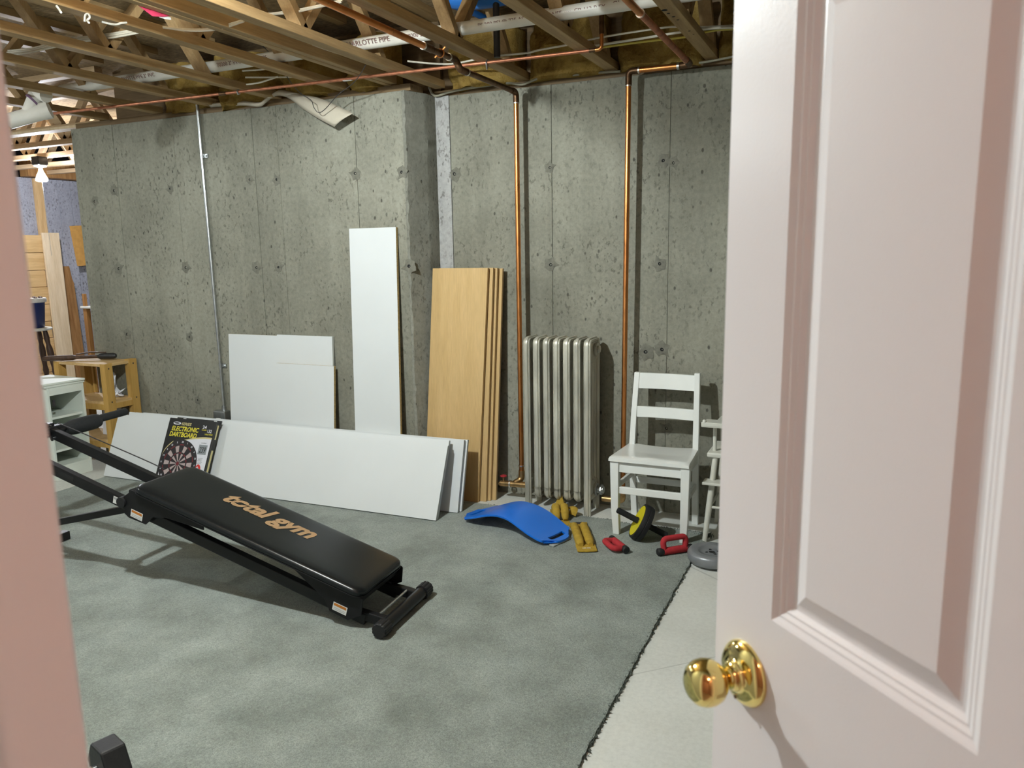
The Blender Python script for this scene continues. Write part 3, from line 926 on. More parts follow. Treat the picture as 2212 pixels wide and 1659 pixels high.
for k, dz in enumerate((0, 0.012, 0.022)):
    cable('electric_cable', ['lowest', 'middle', 'highest'][k] + ' cable of the bundle crossing the third bay from the left', [Vector(p) + Vector((0, 0.006 * k, dz)) for p in ((-3.615, 2.808, 2.550), (-3.431, 2.791, 2.535), (-3.313, 2.799, 2.535), (-3.211, 2.837, 2.550))], 0.005, 'cable_white')
    cable('electric_cable', ['lowest', 'middle', 'highest'][k] + ' cable of the bundle in the second bay from the left, by the door jamb', [Vector(p) + Vector((0, 0.006 * k, dz)) for p in ((-4.151, 2.807, 2.550), (-3.944, 2.780, 2.530), (-3.826, 2.785, 2.535), (-3.754, 2.822, 2.550))], 0.005, 'cable_white')
cable('electric_cable', 'top cable of three behind the right copper pipe near the door', [(-1.306, 3.809, 2.500), (-1.219, 3.780, 2.500), (-0.970, 3.761, 2.500), (-0.877, 3.768, 2.500), (-0.748, 3.837, 2.500), (-0.590, 3.888, 2.500)], 0.0048, 'cable_white')
cable('electric_cable', 'middle cable of three behind the right copper pipe near the door', [(-1.329, 3.889, 2.490), (-1.249, 3.873, 2.490), (-1.060, 3.859, 2.490), (-0.864, 3.837, 2.490), (-0.727, 3.840, 2.490), (-0.588, 3.880, 2.490)], 0.006, 'cable_white')
cable('electric_cable', 'yellow cable, lowest of three behind the right copper pipe near the door', [(-1.341, 3.924, 2.490), (-1.265, 3.924, 2.490), (-1.054, 3.919, 2.490), (-0.858, 3.931, 2.490), (-0.714, 3.882, 2.490), (-0.593, 3.912, 2.490)], 0.0055, 'cable_yellow')
cable('electric_cable', 'white cable over the thin copper pipe left of its elbow', [(-1.791, 3.828, 2.490), (-1.711, 3.838, 2.490), (-1.637, 3.847, 2.490), (-1.550, 3.820, 2.490), (-1.417, 3.837, 2.500)], 0.005, 'cable_white')
cable('electric_cable', 'white cable behind the bend of the left heating pipe', [(-2.289, 3.740, 2.500), (-2.185, 3.805, 2.490), (-2.093, 3.868, 2.490), (-1.957, 3.849, 2.490), (-1.946, 3.882, 2.500)], 0.005, 'cable_white')
cable('electric_cable', 'grey cable lying along the top of the right concrete wall', [(-2.433, 4.210, 2.464), (-2.406, 4.200, 2.420), (-2.372, 4.200, 2.407), (-2.291, 4.200, 2.420), (-2.201, 4.200, 2.427), (-2.018, 4.200, 2.432), (-1.904, 4.200, 2.431), (-1.821, 4.200, 2.417), (-1.725, 4.200, 2.437), (-1.569, 4.200, 2.436), (-1.416, 4.205, 2.435), (-1.255, 4.205, 2.428)], 0.007, 'cable_grey')
cable('electric_cable', 'grey cable on the wall top between right heating pipe and door', [(-0.840, 4.210, 2.426), (-0.770, 4.210, 2.429), (-0.634, 4.210, 2.441)], 0.006, 'cable_grey')
for k in range(3):
    cable('electric_cable', ['upper', 'middle', 'lower'][k] + ' cable of the fan behind the fifth truss, above the copper line', [Vector(p) + Vector((0, 0, 0.018 * (1 - k))) for p in [((-3.223, 3.518, 2.490), (-3.098, 3.548, 2.490), (-2.959, 3.539, 2.500)), ((-3.268, 3.587, 2.490), (-3.155, 3.649, 2.490), (-3.012, 3.716, 2.490)), ((-3.264, 3.588, 2.470), (-3.168, 3.587, 2.470), (-3.040, 3.594, 2.490))][k]], 0.0048, 'cable_white')
cable('thin_wire', 'thin dark wire dangling in a loop in front of the curled strip', [(-2.946, 3.200, 2.627), (-2.986, 3.400, 2.599), (-2.998, 3.550, 2.533), (-3.000, 3.650, 2.447), (-2.990, 3.720, 2.398), (-2.953, 3.760, 2.364), (-2.952, 3.780, 2.328), (-2.929, 3.790, 2.300), (-2.882, 3.790, 2.314), (-2.757, 3.750, 2.374), (-2.616, 3.680, 2.400), (-2.520, 3.620, 2.424), (-2.391, 3.500, 2.445)], 0.0022, 'wire_black', group='loose wires')
# black waste standpipe stub and blue duct in the webs
t = MB().cyl((-1.761, 3.741, 2.460), Vector((-1.761, 3.741, 2.460)) + Vector((0, 0, 0.30)), 0.017, 14).build('black_pipe_stub', 'wire_black', smooth=50)
tag(t, 'short black upright pipe stub above the thin copper pipe', 'pipe')
t = MB().tube(smooth_path([(-2.013, 3.668, 2.760), (-1.929, 3.707, 2.750), (-1.830, 3.743, 2.750), (-1.700, 3.768, 2.760)], 6), 0.05, 14).build('blue_duct', 'blue_plastic', smooth=50)
tag(t, 'bright blue plastic duct high between the trusses at the top edge', 'duct')
t = MB().tube([(-2.105, 3.909, 2.800), (-2.063, 4.098, 2.800), (-2.037, 4.441, 2.800), (-1.928, 4.641, 2.780), (-1.816, 4.347, 2.620)], 0.018, 10).build('blue_hose', 'blue_plastic', smooth=50)
tag(t, 'dark blue hose behind the white drain pipe', 'hose')
# red scrap and white cobweb shreds
def hung_sheet(name, pts, mat, label, th=0.002):
    mb = MB()
    P = [Vector(p) for p in pts]
    k = len(P)
    mb.add(P + [p + Vector((-th, 0, 0)) for p in P], [tuple(range(k)), tuple(range(2 * k - 1, k - 1, -1))] + [(i, (i + 1) % k, k + (i + 1) % k, k + i) for i in range(k)])
    tag(mb.build(name, mat), label, 'scrap')
hung_sheet('red_foil_scrap', [(-2.596, 2.258, 2.469), (-2.596, 2.301, 2.447), (-2.596, 2.363, 2.424), (-2.596, 2.413, 2.435), (-2.596, 2.474, 2.454), (-2.596, 2.463, 2.475), (-2.596, 2.350, 2.497)], 'red_foil', 'red foil scrap hanging from the doubled plank at the top left')
hung_sheet('white_label_scrap', [(-2.600, 2.398, 2.430), (-2.600, 2.425, 2.430), (-2.600, 2.457, 2.434), (-2.600, 2.456, 2.443), (-2.600, 2.413, 2.442)], 'label_white', 'small white paper tag below the red foil scrap')
for lb, pts in [('left white cobweb shred hanging from the fifth truss', [(-2.845, 2.141, 2.440), (-2.843, 2.148, 2.430), (-2.815, 2.135, 2.410)]),
                ('middle white cobweb shred hanging from the fifth truss', [(-2.845, 2.255, 2.410), (-2.844, 2.260, 2.435), (-2.833, 2.266, 2.440), (-2.825, 2.264, 2.425), (-2.836, 2.260, 2.415), (-2.810, 2.246, 2.400)]),
                ('right stringy white cobweb shred on the fifth truss underside', [(-2.879, 2.361, 2.440), (-2.862, 2.379, 2.435), (-2.833, 2.388, 2.430), (-2.813, 2.398, 2.435), (-2.803, 2.417, 2.440)])]:
    tag(MB().tube(smooth_path(pts, 4), 0.0042, 6).build('cobweb_shred', 'cobweb', smooth=60), lb, 'cobweb', 'white shreds under the fifth truss')

# ------------------------------------------------ curled vinyl strip over the wall edge
mb = MB()
cen = [(-3.890, 3.935, 2.434), (-3.634, 3.930, 2.422), (-3.482, 3.925, 2.400), (-3.421, 3.920, 2.418), (-3.364, 3.920, 2.445), (-3.310, 3.920, 2.448), (-3.232, 3.910, 2.423)]
near = smooth_path(cen + [(-3.142, 3.900, 2.363), (-3.008, 3.880, 2.288), (-2.880, 3.865, 2.226)], 5)
far = smooth_path([Vector(p) + Vector((0.0, 0.005, 0.030)) for p in cen[:4]] + [Vector(cen[4]) + Vector((0.02, 0.0, 0.03)), Vector(cen[5]) + Vector((0.03, -0.01, 0.03)), (-3.118, 3.900, 2.435)] + [(-2.990, 3.885, 2.400), (-2.856, 3.870, 2.344), (-2.734, 3.850, 2.287)], 5)
k = 5
vs = []
for a, b_ in zip(near, far):
    for i in range(k + 1):
        u_ = i / k
        p = a.lerp(b_, u_)
        p = p + Vector((0, -0.016 * sin(pi * u_), 0))
        vs.append(p)
fs = []
for i in range(len(near) - 1):
    for j in range(k):
        a = i * (k + 1) + j
        fs.append((a, a + 1, a + k + 2, a + k + 1))
mb.add(vs, fs)
o = mb.build('vinyl_strip', 'vinyl_strip', smooth=60)
sm = o.modifiers.new('thickness', 'SOLIDIFY')
sm.thickness = 0.003
tag(o, 'curled beige vinyl strip hanging over the top of the jutting wall', 'strip')

# ------------------------------------------------ conduit and outlet box
t = thing('steel_conduit', 'galvanised steel conduit running down the jutting wall to an outlet', 'conduit', (-3.985, 3.93, 0.40))
MB().tube([(-4.004, 3.937, 2.46), (-3.996, 3.937, 1.5), (-3.988, 3.937, 0.46)], 0.0105, 12).build('tube', 'galvanised', t, smooth=50)
for z in (2.14, 0.755):
    mb = MB()
    mb.cyl((-4.0 if z > 1 else -3.99, 3.937, z - 0.012), (-4.0 if z > 1 else -3.99, 3.937, z + 0.012), 0.0135, 12)
    mb.box((-3.99 if z > 1 else -3.98, 3.944, z - 0.012), (-3.96 if z > 1 else -3.95, 3.953, z + 0.012))
    mb.cyl((-3.972 if z > 1 else -3.962, 3.944, z), (-3.972 if z > 1 else -3.962, 3.936, z), 0.006, 8)
    mb.build('strap', 'galvanised', t, smooth=40)
MB().box((-4.055, 3.895, 0.335), (-3.945, 3.953, 0.445)).build('outlet_box', 'galvanised', t, bev=0.008)
MB().cyl((-3.988, 3.935, 0.445), (-3.988, 3.935, 0.475), 0.015, 12).build('connector', 'galvanised', t, smooth=50)
MB().box((-4.025, 3.892, 0.355), (-3.985, 3.896, 0.395)).build('receptacle', 'label_white', t, bev=0.004)

# ================================================================== CARPET
rr = random.Random(21)
CT = 0.010
corners = [(-4.66, 0.35), (-0.692, 0.35), (-0.690, 1.93), (-0.693, 2.6), (-0.694, 3.53), (-0.684, 3.88), (-0.715, 3.953), (-0.84, 3.957), (-0.95, 3.956), (-1.096, 3.938), (-1.245, 3.966), (-1.6, 3.962), (-1.99, 3.952), (-3.2, 3.90), (-4.70, 3.60)]
poly = []
for i in range(len(corners)):
    a, b_ = Vector(corners[i]), Vector(corners[(i + 1) % len(corners)])
    m_ = max(1, int((b_ - a).length / 0.02))
    for k in range(m_):
        p = a.lerp(b_, k / m_)
        poly.append((p.x + rr.uniform(-0.003, 0.003), p.y + rr.uniform(-0.003, 0.003)))
carpet = thing('carpet', 'large grey-green cut-pile carpet covering the concrete floor', 'carpet', (-2.7, 2.1, 0))
MB().prism(poly, 0.0005, CT).build('pile', 'carpet', carpet)
# tufts standing on the cut edges
mb = MB()
def tuft(x, y, h, z0=0.002):
    a = rr.uniform(0, 6.28)
    r = rr.uniform(0.002, 0.0045)
    lean = (rr.uniform(-0.006, 0.006), rr.uniform(-0.006, 0.006))
    vs = [(x + r * cos(a + k * 2.094), y + r * sin(a + k * 2.094), z0) for k in range(3)] + [(x + lean[0], y + lean[1], z0 + h)]
    mb.add(vs, [(0, 1, 3), (1, 2, 3), (2, 0, 3)])
for (a, b_), cnt in (((corners[1], corners[2]), 500), ((corners[2], corners[4]), 700), ((corners[4], corners[6]), 220), ((corners[6], corners[12]), 700)):
    for k in range(cnt):
        i0, i1 = corners.index(a), corners.index(b_)
        seg = rr.randint(i0, i1 - 1)
        p = Vector(corners[seg]).lerp(Vector(corners[seg + 1]), rr.random())
        tuft(p.x + rr.gauss(0, 0.004), p.y + rr.gauss(0, 0.004), rr.uniform(0.006, 0.015))
for k in range(160):
    tuft(-0.70 + rr.gauss(0, 0.022), 3.94 + rr.gauss(0, 0.016), rr.uniform(0.006, 0.02))
o = mb.build('frayed_edge', 'carpet_tuft', carpet)
o['kind'] = 'stuff'

# ================================================================== DOOR
E_ = Vector((-0.131, 0.821, 0.0))
dd = Vector((0.7071, -0.7071, 0.0))          # from free edge to hinge
nn = Vector((-0.7071, -0.7071, 0.0))         # face towards the viewer
DW, DT, DZ0, DZ1 = 0.81, 0.035, 0.012, 2.03
door = thing('door_1', None, None, tuple(E_ + dd * DW))
del_keys = [k for k in door.keys()]
door['kind'] = 'structure'
def D(s, z, dep):
    """door point: s from free edge, z height, dep in front (+) of the face"""
    return E_ + dd * s + nn * dep + Vector((0, 0, z))
pan = [(0.090, 0.352, 0.25, 0.93), (0.458, 0.720, 0.25, 0.93), (0.090, 0.352, 1.133, 1.735), (0.458, 0.720, 1.133, 1.735), (0.090, 0.352, 1.832, 1.925), (0.458, 0.720, 1.832, 1.925)]
pan = [(a, b_ - 0.036, c_, d_) if a < 0.2 else (a - 0.0, b_, c_, d_) for a, b_, c_, d_ in pan]
# slab with panel openings (stiles and rails) on the visible face
mb = MB()
ss = sorted(set([0, DW] + [q for p in pan for q in p[:2]]))
zz = sorted(set([DZ0, DZ1] + [q for p in pan for q in p[2:]]))
for i in range(len(ss) - 1):
    for j in range(len(zz) - 1):
        if any(abs(p[0] - ss[i]) < 1e-6 and p[2] - 1e-6 <= zz[j] and p[3] + 1e-6 >= zz[j + 1] for p in pan):
            continue
        mb.quad(D(ss[i], zz[j], 0), D(ss[i + 1], zz[j], 0), D(ss[i + 1], zz[j + 1], 0), D(ss[i], zz[j + 1], 0))
mb.quad(D(0, DZ0, -DT), D(0, DZ1, -DT), D(DW, DZ1, -DT), D(DW, DZ0, -DT))
for (a, b_) in (((0, DZ0), (0, DZ1)), ((DW, DZ0), (DW, DZ1)), ((0, DZ0), (DW, DZ0)), ((0, DZ1), (DW, DZ1))):
    mb.quad(D(*a, 0), D(*b_, 0), D(*b_, -DT), D(*a, -DT))
mb.build('stiles_and_rails', 'door_pink', door)
steps = [(0.0, 0.0), (0.0025, -0.0012), (0.0065, -0.0034), (0.0085, -0.0036), (0.0125, -0.0062), (0.0145, -0.0064), (0.0195, -0.0100), (0.0225, -0.0104), (0.0255, -0.0100), (0.0400, -0.0040), (0.0415, -0.0034)]
for (a, b_, c_, d_) in pan:
    mb = MB()
    rings = []
    for q, dep in steps:
        rings.append([D(a + q, c_ + q, dep), D(b_ - q, c_ + q, dep), D(b_ - q, d_ - q, dep), D(a + q, d_ - q, dep)])
    vs = [p for r in rings for p in r]
    fs = []
    for i in range(len(rings) - 1):
        for k in range(4):
            l = (k + 1) % 4
            fs.append((i * 4 + k, i * 4 + l, (i + 1) * 4 + l, (i + 1) * 4 + k))
    e = (len(rings) - 1) * 4
    fs.append((e, e + 1, e + 2, e + 3))
    mb.add(vs, fs)
    mb.build('raised_panel', 'door_pink', door)
# knob: rosette, neck, ball
kz, ks = 1.056, 0.053
km = frame_matrix(D(ks, kz, 0.0), dd, (0, 0, 1))
if (km @ Vector((0, 0, 1)) - km.translation).dot(nn) < 0:
    km = frame_matrix(D(ks, kz, 0.0), -dd, (0, 0, 1))
knob = MB().lathe([(0.0345, 0.0), (0.0348, 0.0025), (0.0335, 0.005), (0.030, 0.0085), (0.022, 0.0115), (0.0165, 0.013), (0.0155, 0.0145), (0.0155, 0.0175), (0.0135, 0.0185), (0.0125, 0.022)], 48, 0, km).build('rosette', 'brass', door, smooth=60)
MB().lathe([(0.0125, 0.018), (0.0105, 0.022), (0.0103, 0.025), (0.0125, 0.0290), (0.0175, 0.0330), (0.0225, 0.0395), (0.0245, 0.0475), (0.0239, 0.0550), (0.0207, 0.0620), (0.0150, 0.0667), (0.0075, 0.0690), (0.0, 0.0694)], 48, 0, km).build('knob', 'brass', door, smooth=60)
MB().lathe([(0.0, 0.009), (0.0022, 0.010), (0.0022, 0.0095)], 10, 0, km @ Matrix.Translation((0.0, -0.025, 0.002))).build('screw', 'copper_dark', door)
# latch plate on the free edge
MB().box((0, 0, 0), (0.001, 0.024, 0.057), 0, frame_matrix(D(-0.0008, kz - 0.028, -0.030), dd, (-nn.x * -1, -nn.y * -1, 0))).build('latch_plate', 'brass', door)
for hz in (0.25, 1.05, 1.80):
    MB().cyl(tuple(D(DW + 0.006, hz - 0.045, -0.004)), tuple(D(DW + 0.006, hz + 0.045, -0.004)), 0.006, 10).build('hinge', 'brass', door, smooth=40)

# ================================================================== LEANING BOARDS
def leaning(name, label, cat, x0b, x1b, yb, x0t, x1t, yt, hgt, thick, mat, edge, z0=CT, group=None, back=None, cut=None):
    """board standing on its edge at (x..b, yb) leaning to (x..t, yt); hgt is its vertical rise"""
    mb = MB()
    ybl, ybr = yb if isinstance(yb, tuple) else (yb, yb)
    ytl, ytr = yt if isinstance(yt, tuple) else (yt, yt)
    A, B = Vector((x0b, ybl, z0)), Vector((x1b, ybr, z0))
    C_, D_ = Vector((x1t, ytr, z0 + hgt)), Vector((x0t, ytl, z0 + hgt))
    nrm = (B - A).cross(D_ - A).normalized()
    if nrm.y > 0:
        nrm = -nrm
    off = -nrm * thick
    f_ = [A, B, C_, D_]
    # keep the lower back edge above the floor
    bk = [p + off for p in f_]
    mb.add(f_ + bk, [(0, 1, 2, 3), (7, 6, 5, 4)], 0)
    mb.add(f_ + bk, [(0, 4, 5, 1), (1, 5, 6, 2), (2, 6, 7, 3), (3, 7, 4, 0)], 1)
    o = mb.build(name, [mat, edge], bev=0.0008, seg=1)
    zmin = min(p.z for p in mb.v)
    if zmin < z0:
        o.location.z += z0 - zmin
    return tag(o, label, cat, group)
G = 'white laminate shelf boards leaning on the long wall'
leaning('shelf_board', 'long white laminate board leaning frontmost, the box rests on it', 'board', -4.712, -2.118, (3.510, 3.575), -4.712, -2.118, (3.675, 3.740), 0.392, 0.016, 'laminate', 'laminate_edge', group=G)
leaning('shelf_board', 'long white laminate board second from the front, end just showing', 'board', -4.69, -2.125, (3.534, 3.599), -4.69, -2.125, (3.699, 3.764), 0.394, 0.016, 'laminate', 'laminate_edge', group=G)
leaning('shelf_board', 'long white laminate board third from the front in the row', 'board', -4.66, -2.135, (3.560, 3.623), -4.66, -2.135, (3.725, 3.788), 0.410, 0.016, 'laminate', 'laminate_edge', group=G)
leaning('shelf_board', 'long white laminate board fourth from the front, widest shaded end', 'board', -4.63, -2.068, (3.648, 3.738), -4.63, -2.068, (3.753, 3.843), 0.405, 0.018, 'laminate', 'laminate_edge', group=G)
leaning('shelf_board', 'rearmost long white laminate board, touching the other panels', 'board', -4.59, -2.058, (3.676, 3.765), -4.59, -2.058, (3.781, 3.870), 0.402, 0.016, 'laminate', 'laminate_edge', group=G)
G = 'white laminate panels standing against the wall'
leaning('wall_panel', 'left square white panel beside the steel conduit', 'panel', -3.886, -3.42, 3.862, -3.892, -3.425, 3.934, 0.965, 0.016, 'laminate', 'particle', group=G)
leaning('wall_panel', 'white panel peeking above the small front panel, right of centre', 'panel', -3.43, -3.012, 3.858, -3.475, -3.034, 3.932, 0.972, 0.017, 'laminate', 'laminate_edge', group=G)
leaning('wall_panel', 'small lower white panel standing in front of two square panels', 'panel', -3.466, -3.002, 3.825, -3.470, -3.006, 3.897, 0.79, 0.018, 'laminate', 'particle', group=G)
leaning('wall_panel', 'tall narrow white panel against the wall left of the corner', 'panel', -2.838, -2.508, 3.84, -2.860, -2.528, 3.93, 1.632, 0.02, 'laminate', 'particle', group=G)
G = 'maple boards leaning in the corner'
mp = [(-2.432, -2.061, 3.984, -2.372, -2.005, 4.075), (-2.40, -2.022, 4.012, -2.345, -1.985, 4.105), (-2.38, -2.003, 4.036, -2.335, -1.972, 4.135), (-2.36, -1.978, 4.058, -2.325, -1.952, 4.165)]
ml = ['frontmost wide maple board leaning in the wall corner', 'second maple board from the front in the corner stack', 'third maple board from the front in the corner stack', 'rearmost maple board of the corner stack, nearest the copper pipe']
for (a, b_, y0, c_, d_, y1), lb in zip(mp, ml):
    leaning('maple_board', lb, 'board', a, b_, y0, c_, d_, y1, 1.392 + 0.002 * len(lb) % 0.01, 0.0185, 'maple', 'maple_edge', 0.0 if y0 > 3.96 else CT, G)

# ================================================================== RADIATOR
rad = thing('cast_iron_radiator', 'old silver-painted cast iron radiator with seven sections by the wall', 'radiator', (-1.54, 4.085, 0))
PITCH = 0.0605
X0 = -1.735
PF = [(-1.0, -0.35), (-1.0, 0.25), (-0.80, 0.42), (-0.70, 0.30), (-0.58, 0.30), (-0.42, 0.72), (0.0, 0.85), (0.42, 0.72), (0.58, 0.30), (0.70, 0.30), (0.80, 0.42), (1.0, 0.25), (1.0, -0.35), (0.5, -0.7), (-0.5, -0.7)]
PF = [(a * 0.0200, -b_ * 0.0175) for a, b_ in PF]
def section(xc, leg):
    mb = MB()
    y0, y1, z0, z1 = 4.002, 4.160, 0.105 if not leg else 0.0, 1.0
    ym, zb = (y0 + y1) / 2, 0.12
    # front column, top arch and rear column as one swept loop
    rc = 0.022
    path = [Vector((xc, y0, 0.0 if leg else zb))]
    path += [Vector((xc, y0, z)) for z in (0.3, 0.6, 0.9)]
    path += arc_corner([(xc, y0, z1 - 0.07), (xc, y0, z1), (xc, y1, z1), (xc, y1, z1 - 0.07)], 0.03, 6)
    path += [Vector((xc, y1, z)) for z in (0.6, 0.3)]
    path += [Vector((xc, y1, 0.0 if leg else zb))]
    mb.tube(path, 1.0, prof=[(a, b_) for a, b_ in PF], up0=(0, 1, 0))
    if not leg:
        bot = arc_corner([(xc, y0, zb + 0.02), (xc, y0, 0.085), (xc, y1, 0.085), (xc, y1, zb + 0.02)], 0.05, 7)
        mb.tube(bot, 1.0, prof=[(a, b_) for a, b_ in PF], up0=(0, 1, 0))
    else:
        mb.tube([(xc, y0 + 0.004, 0.10), (xc, y1 - 0.004, 0.10)], 1.0, prof=[(a, b_ * 1.6) for a, b_ in PF], up0=(0, 0, 1))
    # inner columns
    for yy in (4.042, 4.082, 4.122):
        mb.tube([(xc, yy, 0.10), (xc, yy, z1 - 0.06)], 1.0, prof=[(0.016 * cos(2 * pi * k / 10), 0.013 * sin(2 * pi * k / 10)) for k in range(10)])
    # solid heads
    hp = [(y0 + 0.008, z1 - 0.012), (y1 - 0.008, z1 - 0.012), (y1 - 0.008, z1 - 0.10), (ym + 0.03, z1 - 0.125), (ym - 0.03, z1 - 0.125), (y0 + 0.008, z1 - 0.10)]
    mt = frame_matrix((xc - 0.0125, 0, 0), (0, 1, 0), (0, 0, 1))
    mb.prism(hp, 0, 0.025, 0, mt)
    hp = [(y0 + 0.008, 0.10), (y1 - 0.008, 0.10), (y1 - 0.008, 0.17), (ym + 0.03, 0.20), (ym - 0.03, 0.20), (y0 + 0.008, 0.17)]
    mb.prism(hp, 0, 0.025, 0, mt)
    return mb
for k in range(7):
    section(X0 + k * PITCH, k in (0, 6)).build('section', 'iron_silver', rad, smooth=45)
for z in (0.945, 0.145):
    MB().cyl((X0 - 0.02, 4.10, z), (X0 + 6 * PITCH + 0.02, 4.10, z), 0.027, 18).build('header', 'iron_silver', rad, smooth=45)
xe = X0 + 6 * PITCH + 0.014
mb = MB()
mb.cyl((xe, 4.105, 0.945), (xe + 0.014, 4.105, 0.945), 0.036, 20)
mb.cyl((xe + 0.014, 4.105, 0.945), (xe + 0.026, 4.105, 0.945), 0.022, 6)
mb.build('plug', 'iron_silver', rad, smooth=30, bev=0.002)
mb = MB()
mb.cyl((xe, 4.105, 0.13), (xe + 0.014, 4.105, 0.13), 0.036, 20)
mb.cyl((xe + 0.014, 4.105, 0.13), (xe + 0.05, 4.105, 0.13), 0.022, 14)
mb.cyl((xe + 0.03, 4.105, 0.13), (xe + 0.042, 4.105, 0.13), 0.032, 8)
mb.build('union', 'galvanised', rad, smooth=30, bev=0.002)

# ================================================================== CHAIR
ch = thing('wooden_chair', 'small white painted wooden chair standing right of the radiator', 'chair', (-0.96, 3.90, 0))
def leg(pts, w0, w1, nm='leg', mt_='white_paint'):
    mb = MB()
    pts = [Vector(p) for p in pts]
    vs = []
    for i, p in enumerate(pts):
        t_ = i / (len(pts) - 1)
        ww = w0 + (w1 - w0) * t_
        vs += [p + Vector((a * ww / 2, b_ * ww / 2, 0)) for a, b_ in ((-1, -1), (1, -1), (1, 1), (-1, 1))]
    fs = [(3, 2, 1, 0), tuple(len(vs) - 4 + k for k in range(4))]
    for i in range(len(pts) - 1):
        for k in range(4):
            l = (k + 1) % 4
            fs.append((i * 4 + k, i * 4 + l, i * 4 + 4 + l, i * 4 + 4 + k))
    mb.add(vs, fs)
    return mb.build(nm, mt_, ch, bev=0.003)
leg([(-1.130, 3.775, CT), (-1.137, 3.772, 0.15), (-1.139, 3.77, 0.412)], 0.034, 0.046)
leg([(-0.778, 3.775, CT), (-0.773, 3.772, 0.15), (-0.771, 3.77, 0.412)], 0.034, 0.046)
leg([(-1.122, 4.100, 0), (-1.125, 4.065, 0.25), (-1.127, 4.055, 0.43), (-1.121, 4.070, 0.62), (-1.114, 4.098, 0.828)], 0.034, 0.030)
leg([(-0.782, 4.100, 0), (-0.780, 4.065, 0.25), (-0.779, 4.055, 0.43), (-0.782, 4.070, 0.62), (-0.788, 4.098, 0.838)], 0.034, 0.030)
# seat with saddle dip
mb = MB()
nx, ny = 24, 20
top, botm = [], []
for j in range(ny + 1):
    for i in range(nx + 1):
        u_, v_ = i / nx * 2 - 1, j / ny
        hw = 0.208 + (0.190 - 0.208) * v_
        y = 3.735 + v_ * 0.325
        x = -0.958 + u_ * hw
        rnd = max(0, abs(u_) - 0.93) / 0.07
        frn = max(0, 0.06 - v_) / 0.06
        z = 0.438 - 0.010 * (1 - u_ * u_) * max(0, min(1, (v_ - 0.15) * 3)) + 0.006 * math.exp(-(u_ * 5) ** 2) * max(0, 1 - v_ * 2) - 0.006 * rnd ** 2 - 0.007 * frn ** 2
        top.append((x, y, z))
        botm.append((x, y, 0.413))
n = (nx + 1) * (ny + 1)
fs = []
for j in range(ny):
    for i in range(nx):
        a = j * (nx + 1) + i
        fs.append((a, a + 1, a + nx + 2, a + nx + 1))
        fs.append((n + a, n + a + nx + 1, n + a + nx + 2, n + a + 1))
bd = [i for i in range(nx + 1)] + [j * (nx + 1) + nx for j in range(1, ny + 1)] + [ny * (nx + 1) + i for i in range(nx - 1, -1, -1)] + [j * (nx + 1) for j in range(ny - 1, 0, -1)]
for k in range(len(bd)):
    a, b_ = bd[k], bd[(k + 1) % len(bd)]
    fs.append((a, n + a, n + b_, b_))
mb.add(top + botm, fs)
mb.build('seat', 'white_paint', ch, smooth=35)
# aprons
MB().box((-1.118, 3.757, 0.352), (-0.792, 3.777, 0.412)).build('apron', 'white_paint', ch, bev=0.002)
MB().box((-1.147, 3.79, 0.360), (-1.130, 4.04, 0.412)).build('apron', 'white_paint', ch, bev=0.002)
MB().box((-0.782, 3.79, 0.360), (-0.765, 4.04, 0.412)).build('apron', 'white_paint', ch, bev=0.002)
def slat(z0, z1, y, x0=-1.105, x1=-0.797, bow=0.012, lean=0.0):
    mb = MB()
    k = 10
    vs = []
    for i in range(k + 1):
        u_ = i / k
        x = x0 + (x1 - x0) * u_
        yy = y + bow * sin(pi * u_)
        vs += [(x, yy - 0.009, z0), (x, yy + 0.009, z0), (x, yy + 0.009 + lean, z1), (x, yy - 0.009 + lean, z1)]
    fs = [(0, 1, 2, 3), tuple(k * 4 + q for q in (3, 2, 1, 0))]
    for i in range(k):
        for q in range(4):
            l = (q + 1) % 4
            fs.append((i * 4 + q, i * 4 + l, i * 4 + 4 + l, i * 4 + 4 + q))
    mb.add(vs, fs)
    mb.build('back_slat', 'white_paint', ch, smooth=30, bev=0.002)
slat(0.742, 0.826, 4.083, lean=0.012)
slat(0.586, 0.644, 4.064, lean=0.006)
MB().box((-1.12, 3.760, 0.235), (-0.79, 3.778, 0.272)).build('stretcher', 'white_paint', ch, bev=0.003)
MB().box((-1.12, 4.058, 0.212), (-0.79, 4.074, 0.246)).build('stretcher', 'white_paint', ch, bev=0.003)
MB().bar((-1.138, 3.78, 0.265), (-1.126, 4.06, 0.265), 0.016, 0.030).build('stretcher', 'white_paint', ch, bev=0.003)
MB().bar((-0.772, 3.78, 0.225), (-0.780, 4.06, 0.225), 0.016, 0.030).build('stretcher', 'white_paint', ch, bev=0.003)

